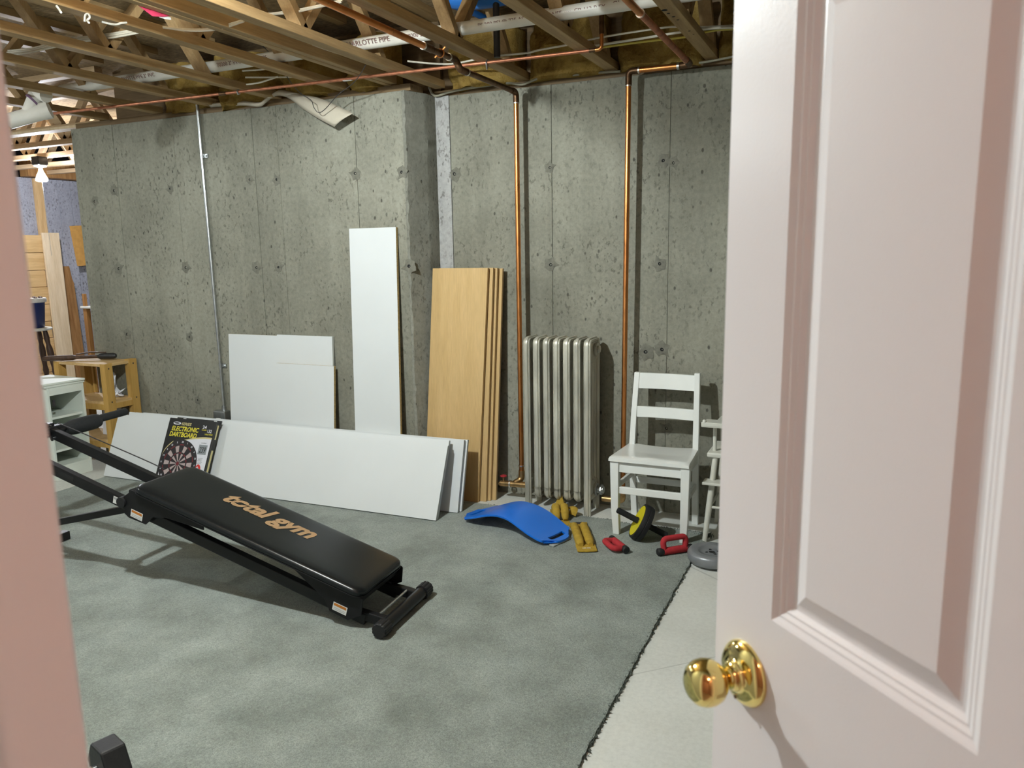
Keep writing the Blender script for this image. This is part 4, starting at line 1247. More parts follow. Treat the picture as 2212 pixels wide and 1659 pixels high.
# ================================================================== DOLL HIGH CHAIR
hc = thing('doll_high_chair', 'small cream painted toy high chair half hidden behind the pink door', 'high chair', (-0.50, 3.98, 0))
cm = 'cream_paint'
for sx in (-1, 1):
    cxh = -0.505
    MB().tube([(cxh + sx * 0.180, 3.845, 0), (cxh + sx * 0.165, 3.865, 0.18), (cxh + sx * 0.145, 3.90, 0.44)], [0.012, 0.016, 0.0145], 10).build('leg', cm, hc, smooth=50)
    MB().tube([(cxh + sx * 0.175, 4.17, 0), (cxh + sx * 0.16, 4.15, 0.18), (cxh + sx * 0.14, 4.12, 0.44)], [0.012, 0.016, 0.0145], 10).build('leg', cm, hc, smooth=50)
    MB().cyl((cxh + sx * 0.155, 3.93, 0.46), (cxh + sx * 0.155, 3.925, 0.592), 0.010, 10).build('arm_post', cm, hc, smooth=50)
    MB().bar((cxh + sx * 0.155, 3.90, 0.600), (cxh + sx * 0.15, 4.14, 0.600), 0.022, 0.014).build('arm', cm, hc, bev=0.003)
    MB().cyl((cxh + sx * 0.13, 4.12, 0.46), (cxh + sx * 0.14, 4.16, 0.80), 0.011, 10).build('back_post', cm, hc, smooth=50)
    MB().cyl((cxh + sx * 0.168, 3.862, 0.175), (cxh + sx * 0.163, 4.152, 0.175), 0.007, 8).build('rung', cm, hc, smooth=50)
MB().box((-0.69, 3.875, 0.442), (-0.32, 4.15, 0.468)).build('seat', cm, hc, bev=0.008)
MB().box((-0.715, 3.84, 0.606), (-0.295, 3.985, 0.618)).build('tray', cm, hc, bev=0.003)
MB().box((-0.715, 3.838, 0.612), (-0.295, 3.848, 0.632)).build('tray_lip', cm, hc, bev=0.002)
MB().lathe([(0.009, 0), (0.010, 0.008), (0.006, 0.014), (0, 0.015)], 10, 0, Matrix.Translation((-0.700, 3.845, 0.630))).build('tray_knob', cm, hc, smooth=50)
MB().box((-0.70, 3.82, 0.312), (-0.31, 3.90, 0.326)).build('footrest', cm, hc, bev=0.003)
MB().cyl((-0.672, 3.866, 0.185), (-0.338, 3.866, 0.185), 0.007, 8).build('rung', cm, hc, smooth=50)
MB().box((-0.64, 4.15, 0.70), (-0.37, 4.165, 0.80)).build('back_board', cm, hc, bev=0.003)

# ================================================================== EXERCISE GEAR ON THE FLOOR
# grey weight plate
wp = thing('weight_plate', 'grey vinyl weight plate lying flat at the carpet corner by the door', 'weight plate', (-0.600, 3.588, CT + 0.001))
mt = Matrix.Translation((-0.600, 3.588, CT + 0.001))
MB().lathe([(0.016, 0.012), (0.016, 0.046), (0.030, 0.047), (0.040, 0.0455), (0.062, 0.050), (0.066, 0.053), (0.074, 0.054), (0.100, 0.056), (0.110, 0.053), (0.1165, 0.044), (0.1175, 0.030), (0.115, 0.014), (0.108, 0.003), (0.100, 0.0), (0.016, 0.0), (0.016, 0.012)], 48, 0, mt, False).build('disc', 'vinyl_grey', wp, smooth=40)
mb = MB()
for a in (0.5, 2.1, 3.7, 5.3):
    mb.prism([(0.022, -0.006), (0.034, -0.004), (0.036, 0.005), (0.024, 0.007)], 0.0452, 0.0478, 0, mt @ Matrix.Rotation(a, 4, 'Z'))
mb.build('hub_slots', 'black_plastic', wp)
mb = MB()
mb.lathe([(0.016, 0.044), (0.0, 0.040)], 20, 0, mt)
mb.build('hub_hole', 'hole_black', wp)

# ab roller wheel
pL, pR = Vector((-1.108, 3.706, 0.165)), Vector((-0.868, 3.792, 0.0285))
ax = (pR - pL).normalized()
pc = pL.lerp(pR, 0.50)
wh = thing('ab_wheel', 'black and yellow ab roller wheel tipped under the white chair', 'ab wheel', (pc.x, pc.y, CT))
exw = ax.cross(Vector((0, 0, 1))).normalized()
mt = frame_matrix(pc, exw, ax.cross(exw))
RW = (pc.z - CT) / sqrt(1 - ax.z ** 2) * 0.985
MB().lathe([(RW * 0.80, -0.026), (RW * 0.97, -0.024), (RW, -0.014), (RW, -0.002), (RW * 0.975, 0.0), (RW, 0.002), (RW, 0.014), (RW * 0.97, 0.024), (RW * 0.80, 0.026), (RW * 0.80, -0.026)], 40, 0, mt, False).build('tyre', 'black_rubber', wh, smooth=35)
MB().lathe([(0.016, -0.020), (RW * 0.45, -0.0225), (RW * 0.86, -0.0268), (RW * 0.86, 0.0268), (RW * 0.45, 0.0225), (0.016, 0.020)], 40, 0, mt).build('disc', 'wheel_yellow', wh, smooth=30)
MB().cyl(pL.lerp(pR, 0.1), pL.lerp(pR, 0.9), 0.008, 10).build('axle', 'chrome', wh, smooth=50)
for a, b_ in ((0.0, 0.415), (0.585, 1.0)):
    pa, pb = pL.lerp(pR, a), pL.lerp(pR, b_)
    g = [pa.lerp(pb, q) for q in (0, 0.06, 0.12, 0.88, 0.94, 1)]
    MB().tube(g, [0.013, 0.0165, 0.0155, 0.0155, 0.017, 0.016], 14).build('grip', 'black_foam', wh, smooth=50)

# push-up handles
def pushup(label, pa, pb, top, hgt, grp='red foam push-up handles'):
    pa, pb = Vector(pa), Vector(pb)
    t = thing('push_up_handle', label, 'push-up handle', tuple((pa + pb) / 2 - Vector((0, 0, (pa + pb).z / 2 - CT))), 0, grp)
    d = (pb - pa).normalized()
    up = Vector(top)
    up = (up - d * up.dot(d)).normalized()
    MB().tube([pa.lerp(pb, q) for q in (0.13, 0.2, 0.8, 0.87)], [0.016, 0.0185, 0.0185, 0.016], 14).build('base_foam', 'red_foam', t, smooth=50)
    for a, b_ in ((0.0, 0.17), (0.83, 1.0)):
        g = [pa.lerp(pb, a + (b_ - a) * q) for q in (0, 0.12, 0.88, 1)]
        MB().tube(g, [0.015, 0.019, 0.019, 0.017], 14).build('end_cap', 'black_rubber', t, smooth=50)
    q0, q1 = pa.lerp(pb, 0.2), pa.lerp(pb, 0.8)
    arch = arc_corner([q0, q0 + up * hgt - d * 0.008, q1 + up * hgt + d * 0.008, q1], 0.035, 7)
    MB().tube(arch, 0.0145, 14).build('grip', 'red_foam', t, smooth=50)
pushup('red foam push-up handle lying on its side left of the ab wheel', Vector((-1.117, 3.631, 0.035)), Vector((-1.002, 3.517, 0.030)), (-0.7, -0.55, 0.12), 0.058)
pushup('red foam push-up handle standing upright between ab wheel and grey plate', Vector((-0.857, 3.550, 0.030)), Vector((-0.716, 3.677, 0.030)), (0.0, 0.1, 1.0), 0.062)

# ankle weights
def pouch(label, origin, ex, length, width, mark, fold=False):
    t = thing('ankle_weight', label, 'ankle weight', tuple(origin), 0, 'mustard cloth ankle weights')
    ex = Vector(ex).normalized()
    ey = Vector((-ex.y, ex.x, 0))
    O = Vector(origin)
    def P(a, b_, c_):
        return O + ex * a + ey * b_ + Vector((0, 0, c_))
    for s_ in (-1, 1):
        g, rs = [], []
        for k in range(13):
            q = k / 12
            bend = 0.05 * sin(pi * q) if fold else 0
            g.append(P(0.045 + q * (length - 0.105), s_ * width * 0.24, 0.018 + bend))
            rs.append(0.0225 * (0.45 + 0.55 * min(1, sin(pi * min(1, max(0, q * 0.96 + 0.02))) * 2.6)) * (1 + 0.05 * sin(k * 2.3)))
        MB().tube(g, rs, 12, prof=[(1.0 * cos(2 * pi * k / 12), 0.85 * sin(2 * pi * k / 12)) for k in range(12)]).build('filled_tube', 'mustard', t, smooth=60)
    mb = MB()
    mb.prism([(length - 0.085, -width * 0.48), (length, -width * 0.47), (length + 0.004, 0.0), (length, width * 0.47), (length - 0.085, width * 0.48)], 0.004, 0.011, 0, frame_matrix(O, ex, ey))
    mb.prism([(0.0, -width * 0.5), (0.06, -width * 0.45), (0.06, width * 0.45), (0.0, width * 0.52)], 0.004, 0.010, 0, frame_matrix(O, ex, ey))
    mb.prism([(0.05, -width * 0.42), (length - 0.08, -width * 0.44), (length - 0.08, width * 0.44), (0.05, width * 0.42)], 0.001, 0.006, 0, frame_matrix(O, ex, ey))
    mb.build('cloth_flap', 'mustard', t, bev=0.002)
    MB().box((0.004, -0.024, 0.010), (0.03, 0.024, 0.0135), 0, frame_matrix(O, ex, ey)).build('hook_tape', 'wire_black', t)
    if mark:
        fm = frame_matrix(P(length - 0.052, 0.020, 0.0114), -ey, ex)
        for k in range(2):
            mb = MB()
            x0 = 0.0 + 0.022 * k
            for lo, hi in (((0, 0), (0.018, 0.002)), ((0, 0.010), (0.018, 0.012)), ((0, 0), (0.002, 0.012)), ((0.016, 0), (0.018, 0.012)), ((0.004, 0.005), (0.012, 0.0065))):
                mb.box((x0 + lo[0], -lo[1] - (hi[1] - lo[1]), 0), (x0 + hi[0], -lo[1], 0.0006), 0, frame_matrix(P(length - 0.040, 0.020, 0.0114), -ey, -ex))
            mb.build('printed_mark', 'label_white', t)
    return t
pouch('flat mustard ankle weight right of the blue board, white mark on its end', (-1.372, 3.83, CT), (0.45, -0.89, 0), 0.41, 0.105, True)
pouch('folded mustard ankle weight under the radiator, behind the blue board', (-1.555, 4.02, 0.002), (0.42, -0.9, 0), 0.27, 0.10, False, True)
MB().tube(smooth_path([(-1.50, 3.985, 0.03), (-1.455, 3.965, 0.052), (-1.43, 3.94, 0.05), (-1.435, 3.92, 0.025)], 5), 0.012, 8, prof=[(1.8 * cos(k * pi / 4), 0.5 * sin(k * pi / 4)) for k in range(8)]).build('strap_loop', 'mustard', bpy.data.objects['ankle_weight.001'], smooth=60)
MB().prism([(0, 0), (0.075, 0.01), (0.03, 0.085)], 0, 0.006, 0, frame_matrix((-1.575, 4.01, 0.03), (1, -0.2, 0), (0, 0.25, 1))).build('upright_flap', 'mustard', bpy.data.objects['ankle_weight.001'])

# blue balance board: arched sheet with two grip slots
bb = thing('balance_board', 'arched blue plastic balance board on the carpet before the radiator', 'balance board', (-1.66, 3.62, CT))
pl_, pr_ = Vector((-1.985, 3.745, 0)), Vector((-1.335, 3.545, 0))
exb = (pr_ - pl_).normalized()
eyb = Vector((-exb.y, exb.x, 0))
LB = (pr_ - pl_).length - 0.01
mb = MB()
ns, ntt = 72, 28
vs, ids = [], {}
def board_pt(s, t_):
    a = abs(s)
    w_ = 0.124 - 0.006 * cos(2 * pi * s)
    if a > 0.84:
        w_ *= sqrt(max(0.0, 1 - ((a - 0.84) / 0.16) ** 2 * 0.50))
    xx = s * LB / 2 - 0.05 * s * abs(t_) ** 4 * (a ** 6)
    arch = 0.098 * (0.5 + 0.5 * cos(pi * s)) ** 1.0
    cross = -0.010 * t_ * t_ * (0.5 + 0.5 * cos(pi * s)) + 0.006 * t_ * (0.5 + 0.5 * cos(pi * s))
    z = CT + 0.009 + arch + cross + 0.012 * t_ * t_ * a
    return pl_.lerp(pr_, 0.5) + exb * xx + eyb * (t_ * w_) + Vector((0, 0, z))
for i in range(ns + 1):
    for j in range(ntt + 1):
        vs.append(board_pt(i / ns * 2 - 1, j / ntt * 2 - 1))
fs = []
for i in range(ns):
    for j in range(ntt):
        s = (i + 0.5) / ns * 2 - 1
        t_ = (j + 0.5) / ntt * 2 - 1
        if 0.795 < abs(s) < 0.885 and abs(t_) < 0.52:
            continue
        a = i * (ntt + 1) + j
        fs.append((a, a + ntt + 1, a + ntt + 2, a + 1))
mb.add(vs, fs)
o = mb.build('deck', 'board_blue', bb, smooth=60)
sm = o.modifiers.new('thickness', 'SOLIDIFY'); sm.thickness = 0.011; sm.offset = -1
bv = o.modifiers.new('bevel', 'BEVEL'); bv.width = 0.0035; bv.segments = 2; bv.limit_method = 'ANGLE'; bv.angle_limit = radians(50)
fm = frame_matrix(pl_.lerp(pr_, 0.985) + Vector((0, 0, CT)), eyb, -exb)
MB().box((-0.085, -0.012, 0.0005), (0.06, 0.02, 0.008), 0, frame_matrix(pl_.lerp(pr_, 0.97) + Vector((0, 0, CT)), eyb, -exb)).build('grip_pad', 'board_pad', bb, bev=0.003)

# hex dumbbell near the jamb
db = thing('hex_dumbbell', 'black hexagonal dumbbell at the bottom left beside the door jamb', 'dumbbell', (-1.92, 1.24, CT))
axd = Vector((-0.28, -0.96, 0)).normalized()
hz_ = CT + 0.064
for q in (0.0, 0.19):
    ctr = Vector((-1.893, 1.330, hz_)) + axd * q
    mtd = frame_matrix(ctr, axd.cross(Vector((0, 0, 1))), (0, 0, 1))
    hexp = [(0.074 * cos(radians(60 * i)), 0.074 * sin(radians(60 * i))) for i in range(6)]
    MB().prism(hexp, -0.034, 0.034, 0, mtd).build('hex_head', 'iron_black', db, bev=0.006, seg=2)
MB().cyl(Vector((-1.893, 1.330, hz_)), Vector((-1.893, 1.330, hz_)) + axd * 0.19, 0.016, 14).build('handle', 'chrome', db, smooth=50)

# ================================================================== INCLINE EXERCISE BENCH
gmid = Vector((-1.6695, 2.5385, 0))
gn = Vector((-0.9976, -0.0694, 0))
gu = Vector((-0.0694, 0.9976, 0))
SL = 0.296
def GP(a, s, z):
    return gmid + gn * a + gu * s + Vector((0, 0, z))
def GR(a, s, c=0.0):
    return GP(a, s, c + SL * a)
gym = thing('incline_exercise_bench', 'black incline exercise bench with sliding padded board on rails', 'exercise bench', (gmid.x, gmid.y, CT), radians(3.98))
upv = (gn + Vector((0, 0, SL))).normalized()
nrmv = gu.cross(-upv).normalized()
if nrmv.z < 0: nrmv = -nrmv
for s_ in (-0.128, 0.128):
    r_ = MB().bar(GR(0.10, s_, 0.014), GR(2.10, s_, 0.014), 0.034, 0.050, nrmv).build('rail', 'black_steel', gym, bev=0.004)
    MB().box((0, -0.004, 0), (0.165, 0.004, 0.001), 0, frame_matrix(GR(0.215, s_, 0.0415), -upv, gu)).build('wear_strip', 'galvanised', r_)
    MB().bar(GR(0.015, s_, 0.040), GR(0.17, s_, 0.016), 0.030, 0.040, nrmv).build('rail_sleeve', 'black_plastic', gym, bev=0.004)
# foot bar
fz = CT + 0.033
MB().cyl(GP(0, -0.165, fz), GP(0, 0.165, fz), 0.026, 24).build('foot_bar', 'black_steel', gym, smooth=50)
MB().cyl(GP(0.05, -0.12, fz + 0.02), GP(0.05, 0.12, fz + 0.02), 0.006, 10).build('cross_rod', 'galvanised', gym, smooth=50)
for s_ in (-1, 1):
    prof = []
    for k in range(36):
        a = 2 * pi * k / 36
        rr_ = 0.0325 if k % 3 else 0.0300
        prof.append((rr_ * cos(a), rr_ * sin(a)))
    MB().tube([GP(0, s_ * 0.155, fz), GP(0, s_ * 0.206, fz), GP(0, s_ * 0.212, fz)], [1, 1, 0.9], prof=prof).build('end_cap', 'black_rubber', gym)
# padded glide board
pm = frame_matrix(GR(0.655, -0.008, 0.134), -upv, gu)
mb = MB()
nx, ny = 40, 16
LX, LY, TH = 0.590, 0.180, 0.020
def rrect(k, n_, hx, hy, r):
    # rounded rectangle perimeter point
    per = []
    for cx_, cy_, a0 in ((hx - r, hy - r, 0), (-hx + r, hy - r, 90), (-hx + r, -hy + r, 180), (hx - r, -hy + r, 270)):
        for q in range(n_):
            a = radians(a0 + 90 * q / (n_ - 1))
            per.append((cx_ + r * cos(a), cy_ + r * sin(a)))
    return per
rings = []
for z, ins in ((-TH, 0.016), (-TH * 0.8, 0.006), (-TH * 0.35, 0.0), (TH * 0.30, 0.0), (TH * 0.60, 0.002), (TH * 0.82, 0.006), (TH * 0.96, 0.012), (TH * 1.05, 0.022), (TH * 1.12, 0.05), (TH * 1.16, 0.10)):
    rings.append([(x, y, z) for x, y in rrect(0, 7, LX - ins, LY - ins, max(0.012, 0.045 - ins * 0.4))])
n = len(rings[0])
vs = [p for r in rings for p in r]
fs = [tuple(range(n - 1, -1, -1)), tuple((len(rings) - 1) * n + k for k in range(n))]
for i in range(len(rings) - 1):
    for k in range(n):
        l = (k + 1) % n
        fs.append((i * n + k, i * n + l, (i + 1) * n + l, (i + 1) * n + k))
mb.add(vs, fs, 0, pm)
pad = mb.build('padded_board', 'pad_vinyl', gym, smooth=50)
MB().tube([pm @ Vector((x, y, -TH * 0.45)) for x, y in rrect(0, 7, LX + 0.001, LY + 0.001, 0.045)], 0.0022, 6, closed=True).build('piping', 'black_plastic', pad, smooth=60)
def fit_text(name, body, width, mat, parent, matrix, extrude=0.0003, shear=0.0, bold=0.0, height=None):
    o = text_mesh(name, body, 1.0, mat, parent, Matrix.Identity(4), extrude=0.0, shear=shear, bold=bold)
    me = o.data
    me.transform(WORLD[parent.name])
    xs_ = [v.co.x for v in me.vertices]
    ys_ = [v.co.y for v in me.vertices]
    k = width / (max(xs_) - min(xs_))
    ky = k if height is None else height / (max(ys_) - min(ys_))
    T = Matrix.Diagonal((k, ky, 1, 1)) @ Matrix.Translation((-min(xs_), -(min(ys_) if height else 0), 0))
    me.transform(WORLD[parent.name].inverted() @ matrix @ T)
    return o
tx = frame_matrix(pm @ Vector((-0.262, -0.026, TH * 1.16 + 0.0012)), -upv, gu)
fit_text('lettering', 'total gym', 0.475, 'gold_print', pad, tx, shear=0.28, bold=0.040, height=0.125)
MB().prism([(0.052, 0.052), (0.075, 0.066), (0.100, 0.073), (0.118, 0.072), (0.100, 0.064), (0.078, 0.052)], 0, 0.0004, 0, tx @ Matrix.Translation((0, 0.0, 0.0006))).build('logo_slash', 'pad_vinyl', pad)
# carriage side plates with warning labels
for s_ in (-0.166, 0.166):
    for pts in ([(1.292, 0.452), (1.296, 0.372), (1.275, 0.356), (1.180, 0.334), (1.135, 0.372), (1.06, 0.378), (0.86, 0.345), (0.86, 0.370), (1.24, 0.485)],
                [(0.42, 0.238), (0.36, 0.190), (0.27, 0.120), (0.250, 0.072), (0.165, 0.045), (0.100, 0.075), (0.092, 0.142), (0.10, 0.148)]):
        mb = MB()
        vs = [GP(a, s_ - 0.003, z) for a, z in pts] + [GP(a, s_ + 0.003, z) for a, z in pts]
        k = len(pts)
        mb.add(vs, [tuple(range(k)), tuple(range(2 * k - 1, k - 1, -1))] + [(i, (i + 1) % k, k + (i + 1) % k, k + i) for i in range(k)])
        mb.build('side_plate', 'black_plastic', gym, bev=0.001, seg=1)
for a in (1.24, 0.14):
    MB().bar(GR(a, -0.165, 0.094), GR(a, 0.165, 0.094), 0.05, 0.036, nrmv).build('carriage_cross', 'black_plastic', gym)
for a0, z0 in ((1.262, 0.366), (0.236, 0.082)):
    lm = frame_matrix(GP(a0, -0.1696, z0), -upv, nrmv)
    lb_ = MB().box((0, 0, 0), (0.066, 0.036, 0.0006), 0, lm).build('warning_label', 'label_white', gym)
    MB().box((0.004, 0.022, 0.0006), (0.062, 0.033, 0.001), 0, lm).build('orange_band', 'label_orange', lb_)
    MB().box((0.006, 0.005, 0.0006), (0.058, 0.007, 0.001), 0, lm).build('print_line', 'label_grey', lb_)
    MB().box((0.006, 0.012, 0.0006), (0.060, 0.014, 0.001), 0, lm).build('print_line', 'label_grey', lb_)
lm = frame_matrix(GR(1.385, -0.1456, -0.002), -upv, nrmv)
lb_ = MB().box((0, 0, 0), (0.044, 0.034, 0.0006), 0, lm).build('rail_label', 'label_white', gym)
MB().box((0.004, 0.020, 0.0006), (0.040, 0.031, 0.001), 0, lm).build('print_line', 'label_grey', lb_)
MB().box((0, 0, 0), (0.09, 0.022, 0.0006), 0, frame_matrix(GR(1.70, -0.1456, 0.008), -upv, nrmv)).build('raised_badge', 'black_rubber', gym)
# wing handle with foam
MB().cyl(GP(2.06, -0.17, 0.625), GP(2.05, 0.56, 0.640), 0.013, 14).build('handle_tube', 'black_steel', gym, smooth=50)
MB().tube([GP(2.053, 0.21, 0.634), GP(2.052, 0.22, 0.634), GP(2.05, 0.575, 0.641), GP(2.05, 0.585, 0.641), GP(2.05, 0.592, 0.641)], [0.018, 0.0215, 0.0205, 0.018, 0.010], 18).build('foam_grip', 'black_foam', gym, smooth=50)
MB().tube([GP(2.055, 0.20, 0.622), GP(2.055, 0.215, 0.624), GP(2.053, 0.25, 0.627), GP(2.052, 0.37, 0.629), GP(2.052, 0.40, 0.630), GP(2.052, 0.41, 0.630)], [0.024, 0.034, 0.041, 0.041, 0.034, 0.020], 18).build('foam_roller', 'black_foam', gym, smooth=50)
MB().bar(GP(2.09, 0.03, 0.635), GP(2.07, 0.20, 0.635), 0.05, 0.04).build('top_bracket', 'black_plastic', gym, bev=0.006)
MB().bar(GP(2.10, -0.16, 0.640), GP(2.10, 0.16, 0.640), 0.045, 0.055).build('top_cross', 'black_steel', gym, bev=0.004)
MB().cyl(GP(2.04, 0.105, 0.598), GP(2.04, 0.125, 0.598), 0.012, 12).build('bolt', 'chrome', gym, smooth=40)
MB().cyl(GP(2.065, 0.10, 0.608), GP(2.065, 0.12, 0.608), 0.009, 12).build('bolt', 'chrome', gym, smooth=40)
# tower and brace
MB().bar(GP(2.16, 0, CT), GP(2.13, 0, 0.92), 0.07, 0.06, (1, 0, 0)).build('tower', 'black_steel', gym, bev=0.004)
MB().bar(GP(2.16, -0.22, CT + 0.025), GP(2.16, 0.22, CT + 0.025), 0.05, 0.045).build('tower_foot', 'black_steel', gym, bev=0.004)
MB().bar(GP(1.36, -0.07, 0.360), GP(2.14, -0.07, 0.165), 0.032, 0.032).build('brace', 'black_steel', gym, bev=0.003)
MB().bar(GP(1.37, -0.12, 0.402), GP(1.37, 0.12, 0.402), 0.03, 0.03).build('brace_hinge', 'black_steel', gym, bev=0.003)
MB().cyl(GP(1.305, -0.178, 0.425), GP(1.305, -0.145, 0.425), 0.024, 16).build('adjuster_knob', 'black_rubber', gym, smooth=50)
MB().tube(smooth_path([GP(1.36, 0.14, 0.487), GP(1.50, 0.14, 0.530), GP(1.90, 0.14, 0.640), GP(2.03, 0.14, 0.672)], 4), 0.0028, 6).build('cable', 'wire_black', gym, smooth=60)
MB().tube([GP(2.05, 0.12, 0.66), GP(2.10, 0.05, 0.72), GP(2.13, 0.03, 0.78)], 0.0028, 6).build('cable', 'wire_black', gym, smooth=60)

# ================================================================== DARTBOARD BOX
BW, BH, BT = 0.408, 0.456, 0.034
tilt = math.atan2(0.19, 0.41)
box_o = Vector((-4.168, 3.448, CT + 0.016))
bex = Vector((1, 0.018, 0)).normalized()
bey = Vector((0, sin(tilt), cos(tilt)))
bm_ = frame_matrix(box_o, bex, bey)
dbx = thing('dartboard_box', 'black boxed electronic dartboard game leaning on the long white boards', 'game box', tuple(box_o - Vector((-0.2, 0, 0.016))))
MB().box((0, 0, -BT), (BW, BH, 0), 0, bm_).build('carton', 'box_black', dbx, bev=0.0015, seg=1)
MB().box((0.030, BH - 0.03, -BT - 0.006), (BW + 0.004, BH + 0.012, -BT + 0.003), 0, bm_).build('hang_flap', 'box_black', dbx, bev=0.001, seg=1)
for x in (0.085, 0.35):
    MB().box((x, BH + 0.003, -BT + 0.003), (x + 0.026, BH + 0.009, -BT + 0.0034), 0, bm_).build('flap_sticker', 'label_white', dbx)
# right side print
MB().box((BW + 0.0004, 0.015, -BT * 0.75), (BW + 0.0008, 0.27, -BT * 0.3), 0, bm_).build('side_print', 'print_gold', dbx)
MB().box((BW + 0.0004, 0.34, -BT * 0.7), (BW + 0.0008, 0.435, -BT * 0.35), 0, bm_).build('side_print', 'print_gold', dbx)
def flat(name, poly, mat, z=0.0004):
    return MB().prism(poly, 0.0002, z, 0, bm_).build(name, mat, dbx)
def curve(p0, p1, p2, k=12):
    return [((1 - t_) ** 2 * p0[0] + 2 * t_ * (1 - t_) * p1[0] + t_ * t_ * p2[0], (1 - t_) ** 2 * p0[1] + 2 * t_ * (1 - t_) * p1[1] + t_ * t_ * p2[1]) for t_ in [i / k for i in range(k + 1)]]
flat('white_field', [(0.02, 0.006), (BW - 0.012, 0.006)] + [(BW - 0.012, 0.338)] + curve((BW - 0.012, 0.338), (0.30, 0.345), (0.20, 0.318)) + [(0.10, 0.30), (0.02, 0.20)], 'print_white', 0.0003)
flat('gold_swoosh', curve((BW - 0.010, 0.348), (0.31, 0.356), (0.17, 0.318)) + curve((0.17, 0.312), (0.31, 0.344), (BW - 0.010, 0.338)), 'print_gold', 0.0005)
flat('gold_swoosh', curve((0.012, 0.21), (0.02, 0.26), (0.08, 0.305)) + curve((0.08, 0.300), (0.035, 0.25), (0.012, 0.20)), 'print_gold', 0.0005)
# printed dartboard
DC, DR = (0.163, 0.160), 0.158
mb = MB()
def sector(r0, r1, a0, a1, mi, z):
    k = 4
    pts = [(DC[0] + r0 * cos(a0 + (a1 - a0) * i / k), DC[1] + r0 * sin(a0 + (a1 - a0) * i / k)) for i in range(k + 1)]
    pts += [(DC[0] + r1 * cos(a1 + (a0 - a1) * i / k), DC[1] + r1 * sin(a1 + (a0 - a1) * i / k)) for i in range(k + 1)]
    mb.add([bm_ @ Vector((x, y, z)) for x, y in pts], [tuple(range(len(pts)))], mi)
mb.add([bm_ @ Vector((DC[0] + DR * cos(2 * pi * i / 48), DC[1] + DR * sin(2 * pi * i / 48), 0.0007)) for i in range(48)], [tuple(range(48))], 1)
W_ = 2 * pi / 20
for k in range(20):
    a0 = pi / 2 - W_ / 2 + k * W_
    even = k % 2 == 1
    sector(0.013, 0.066, a0 + 0.02, a0 + W_ - 0.02, 0 if even else 1, 0.0010)
    sector(0.076, 0.118, a0 + 0.02, a0 + W_ - 0.02, 0 if even else 1, 0.0010)
    sector(0.066, 0.074, a0 + 0.01, a0 + W_ - 0.01, 2 if not even else 1, 0.0010)
    sector(0.120, 0.128, a0 + 0.01, a0 + W_ - 0.01, 2 if not even else 1, 0.0010)
for i in range(20):
    sector(0.0, 0.012, 2 * pi * i / 20, 2 * pi * (i + 1) / 20, 3, 0.0010)
mb.build('printed_board', ['print_tan', 'print_dark', 'print_red', 'print_red'], dbx)
nums = [20, 1, 18, 4, 13, 6, 10, 15, 2, 17, 3, 19, 7, 16, 8, 11, 14, 9, 12, 5]
for k, nb in enumerate(nums):
    a = pi / 2 - k * W_
    if nb in (17, 3, 19, 2, 7):
        pass
    text_mesh('number', str(nb), 0.016, 'print_white', dbx, bm_ @ Matrix.Translation((DC[0] + 0.143 * cos(a), DC[1] + 0.143 * sin(a) - 0.005, 0.0009)), 0.0002, align='CENTER', bold=0.0004)
def btext(body, x, y, wd, ht, mat, shear=0.0, bold=0.02):
    fit_text('lettering', body, wd, mat, dbx, bm_ @ Matrix.Translation((x, y, 0.0012)), shear=shear, bold=bold, height=ht)
btext('ELECTRONIC', 0.040, 0.372, 0.235, 0.032, 'print_yellow', 0.15, 0.03)
btext('DARTBOARD', 0.032, 0.334, 0.235, 0.032, 'print_yellow', 0.15, 0.03)
btext('SERIES', 0.115, 0.412, 0.085, 0.019, 'print_gold', 0.15, 0.02)
flat('logo_oval', [(0.075 + 0.034 * cos(2 * pi * i / 20), 0.423 + 0.010 * sin(2 * pi * i / 20)) for i in range(20)], 'print_white', 0.0006)
flat('logo_oval', [(0.072 + 0.024 * cos(2 * pi * i / 20), 0.424 + 0.005 * sin(2 * pi * i / 20)) for i in range(20)], 'box_black', 0.0008)
btext('24', 0.300, 0.402, 0.034, 0.022, 'print_white')
btext('GAMES', 0.297, 0.390, 0.042, 0.008, 'print_yellow')
btext('132', 0.347, 0.378, 0.036, 0.022, 'print_white')
btext('VARIATIONS', 0.330, 0.362, 0.066, 0.010, 'print_yellow')
flat('lcd_panel', [(0.308, 0.235), (0.378, 0.235), (0.378, 0.298), (0.308, 0.298)], 'print_lcd', 0.0006)
btext('239', 0.317, 0.246, 0.052, 0.038, 'box_black', 0.1, 0.01)
btext('LCD DISPLAY', 0.320, 0.306, 0.045, 0.006, 'box_black')
for i in range(5):
    flat('print_line', [(0.322 + 0.004 * (i % 2), 0.212 - i * 0.0085), (0.362 - 0.003 * (i % 3), 0.212 - i * 0.0085), (0.362 - 0.003 * (i % 3), 0.209 - i * 0.0085), (0.322 + 0.004 * (i % 2), 0.209 - i * 0.0085)], 'print_lcd', 0.0006)
flat('red_badge', [(0.340 + 0.026 * cos(2 * pi * i / 24), 0.125 + 0.046 * sin(2 * pi * i / 24)) for i in range(24)], 'print_redbright', 0.0006)
flat('badge_darts', [(0.326, 0.148), (0.352, 0.120), (0.360, 0.130), (0.334, 0.158)], 'print_white', 0.0008)
flat('badge_darts', [(0.330, 0.118), (0.358, 0.095), (0.362, 0.102), (0.336, 0.128)], 'print_white', 0.0008)
flat('corner_label', [(-0.0, 0.03), (0.055, 0.03), (0.055, 0.062), (-0.0, 0.062)], 'box_black', 0.0014)
flat('corner_label_print', [(0.006, 0.036), (0.050, 0.036), (0.050, 0.052), (0.006, 0.052)], 'label_grey', 0.0016)

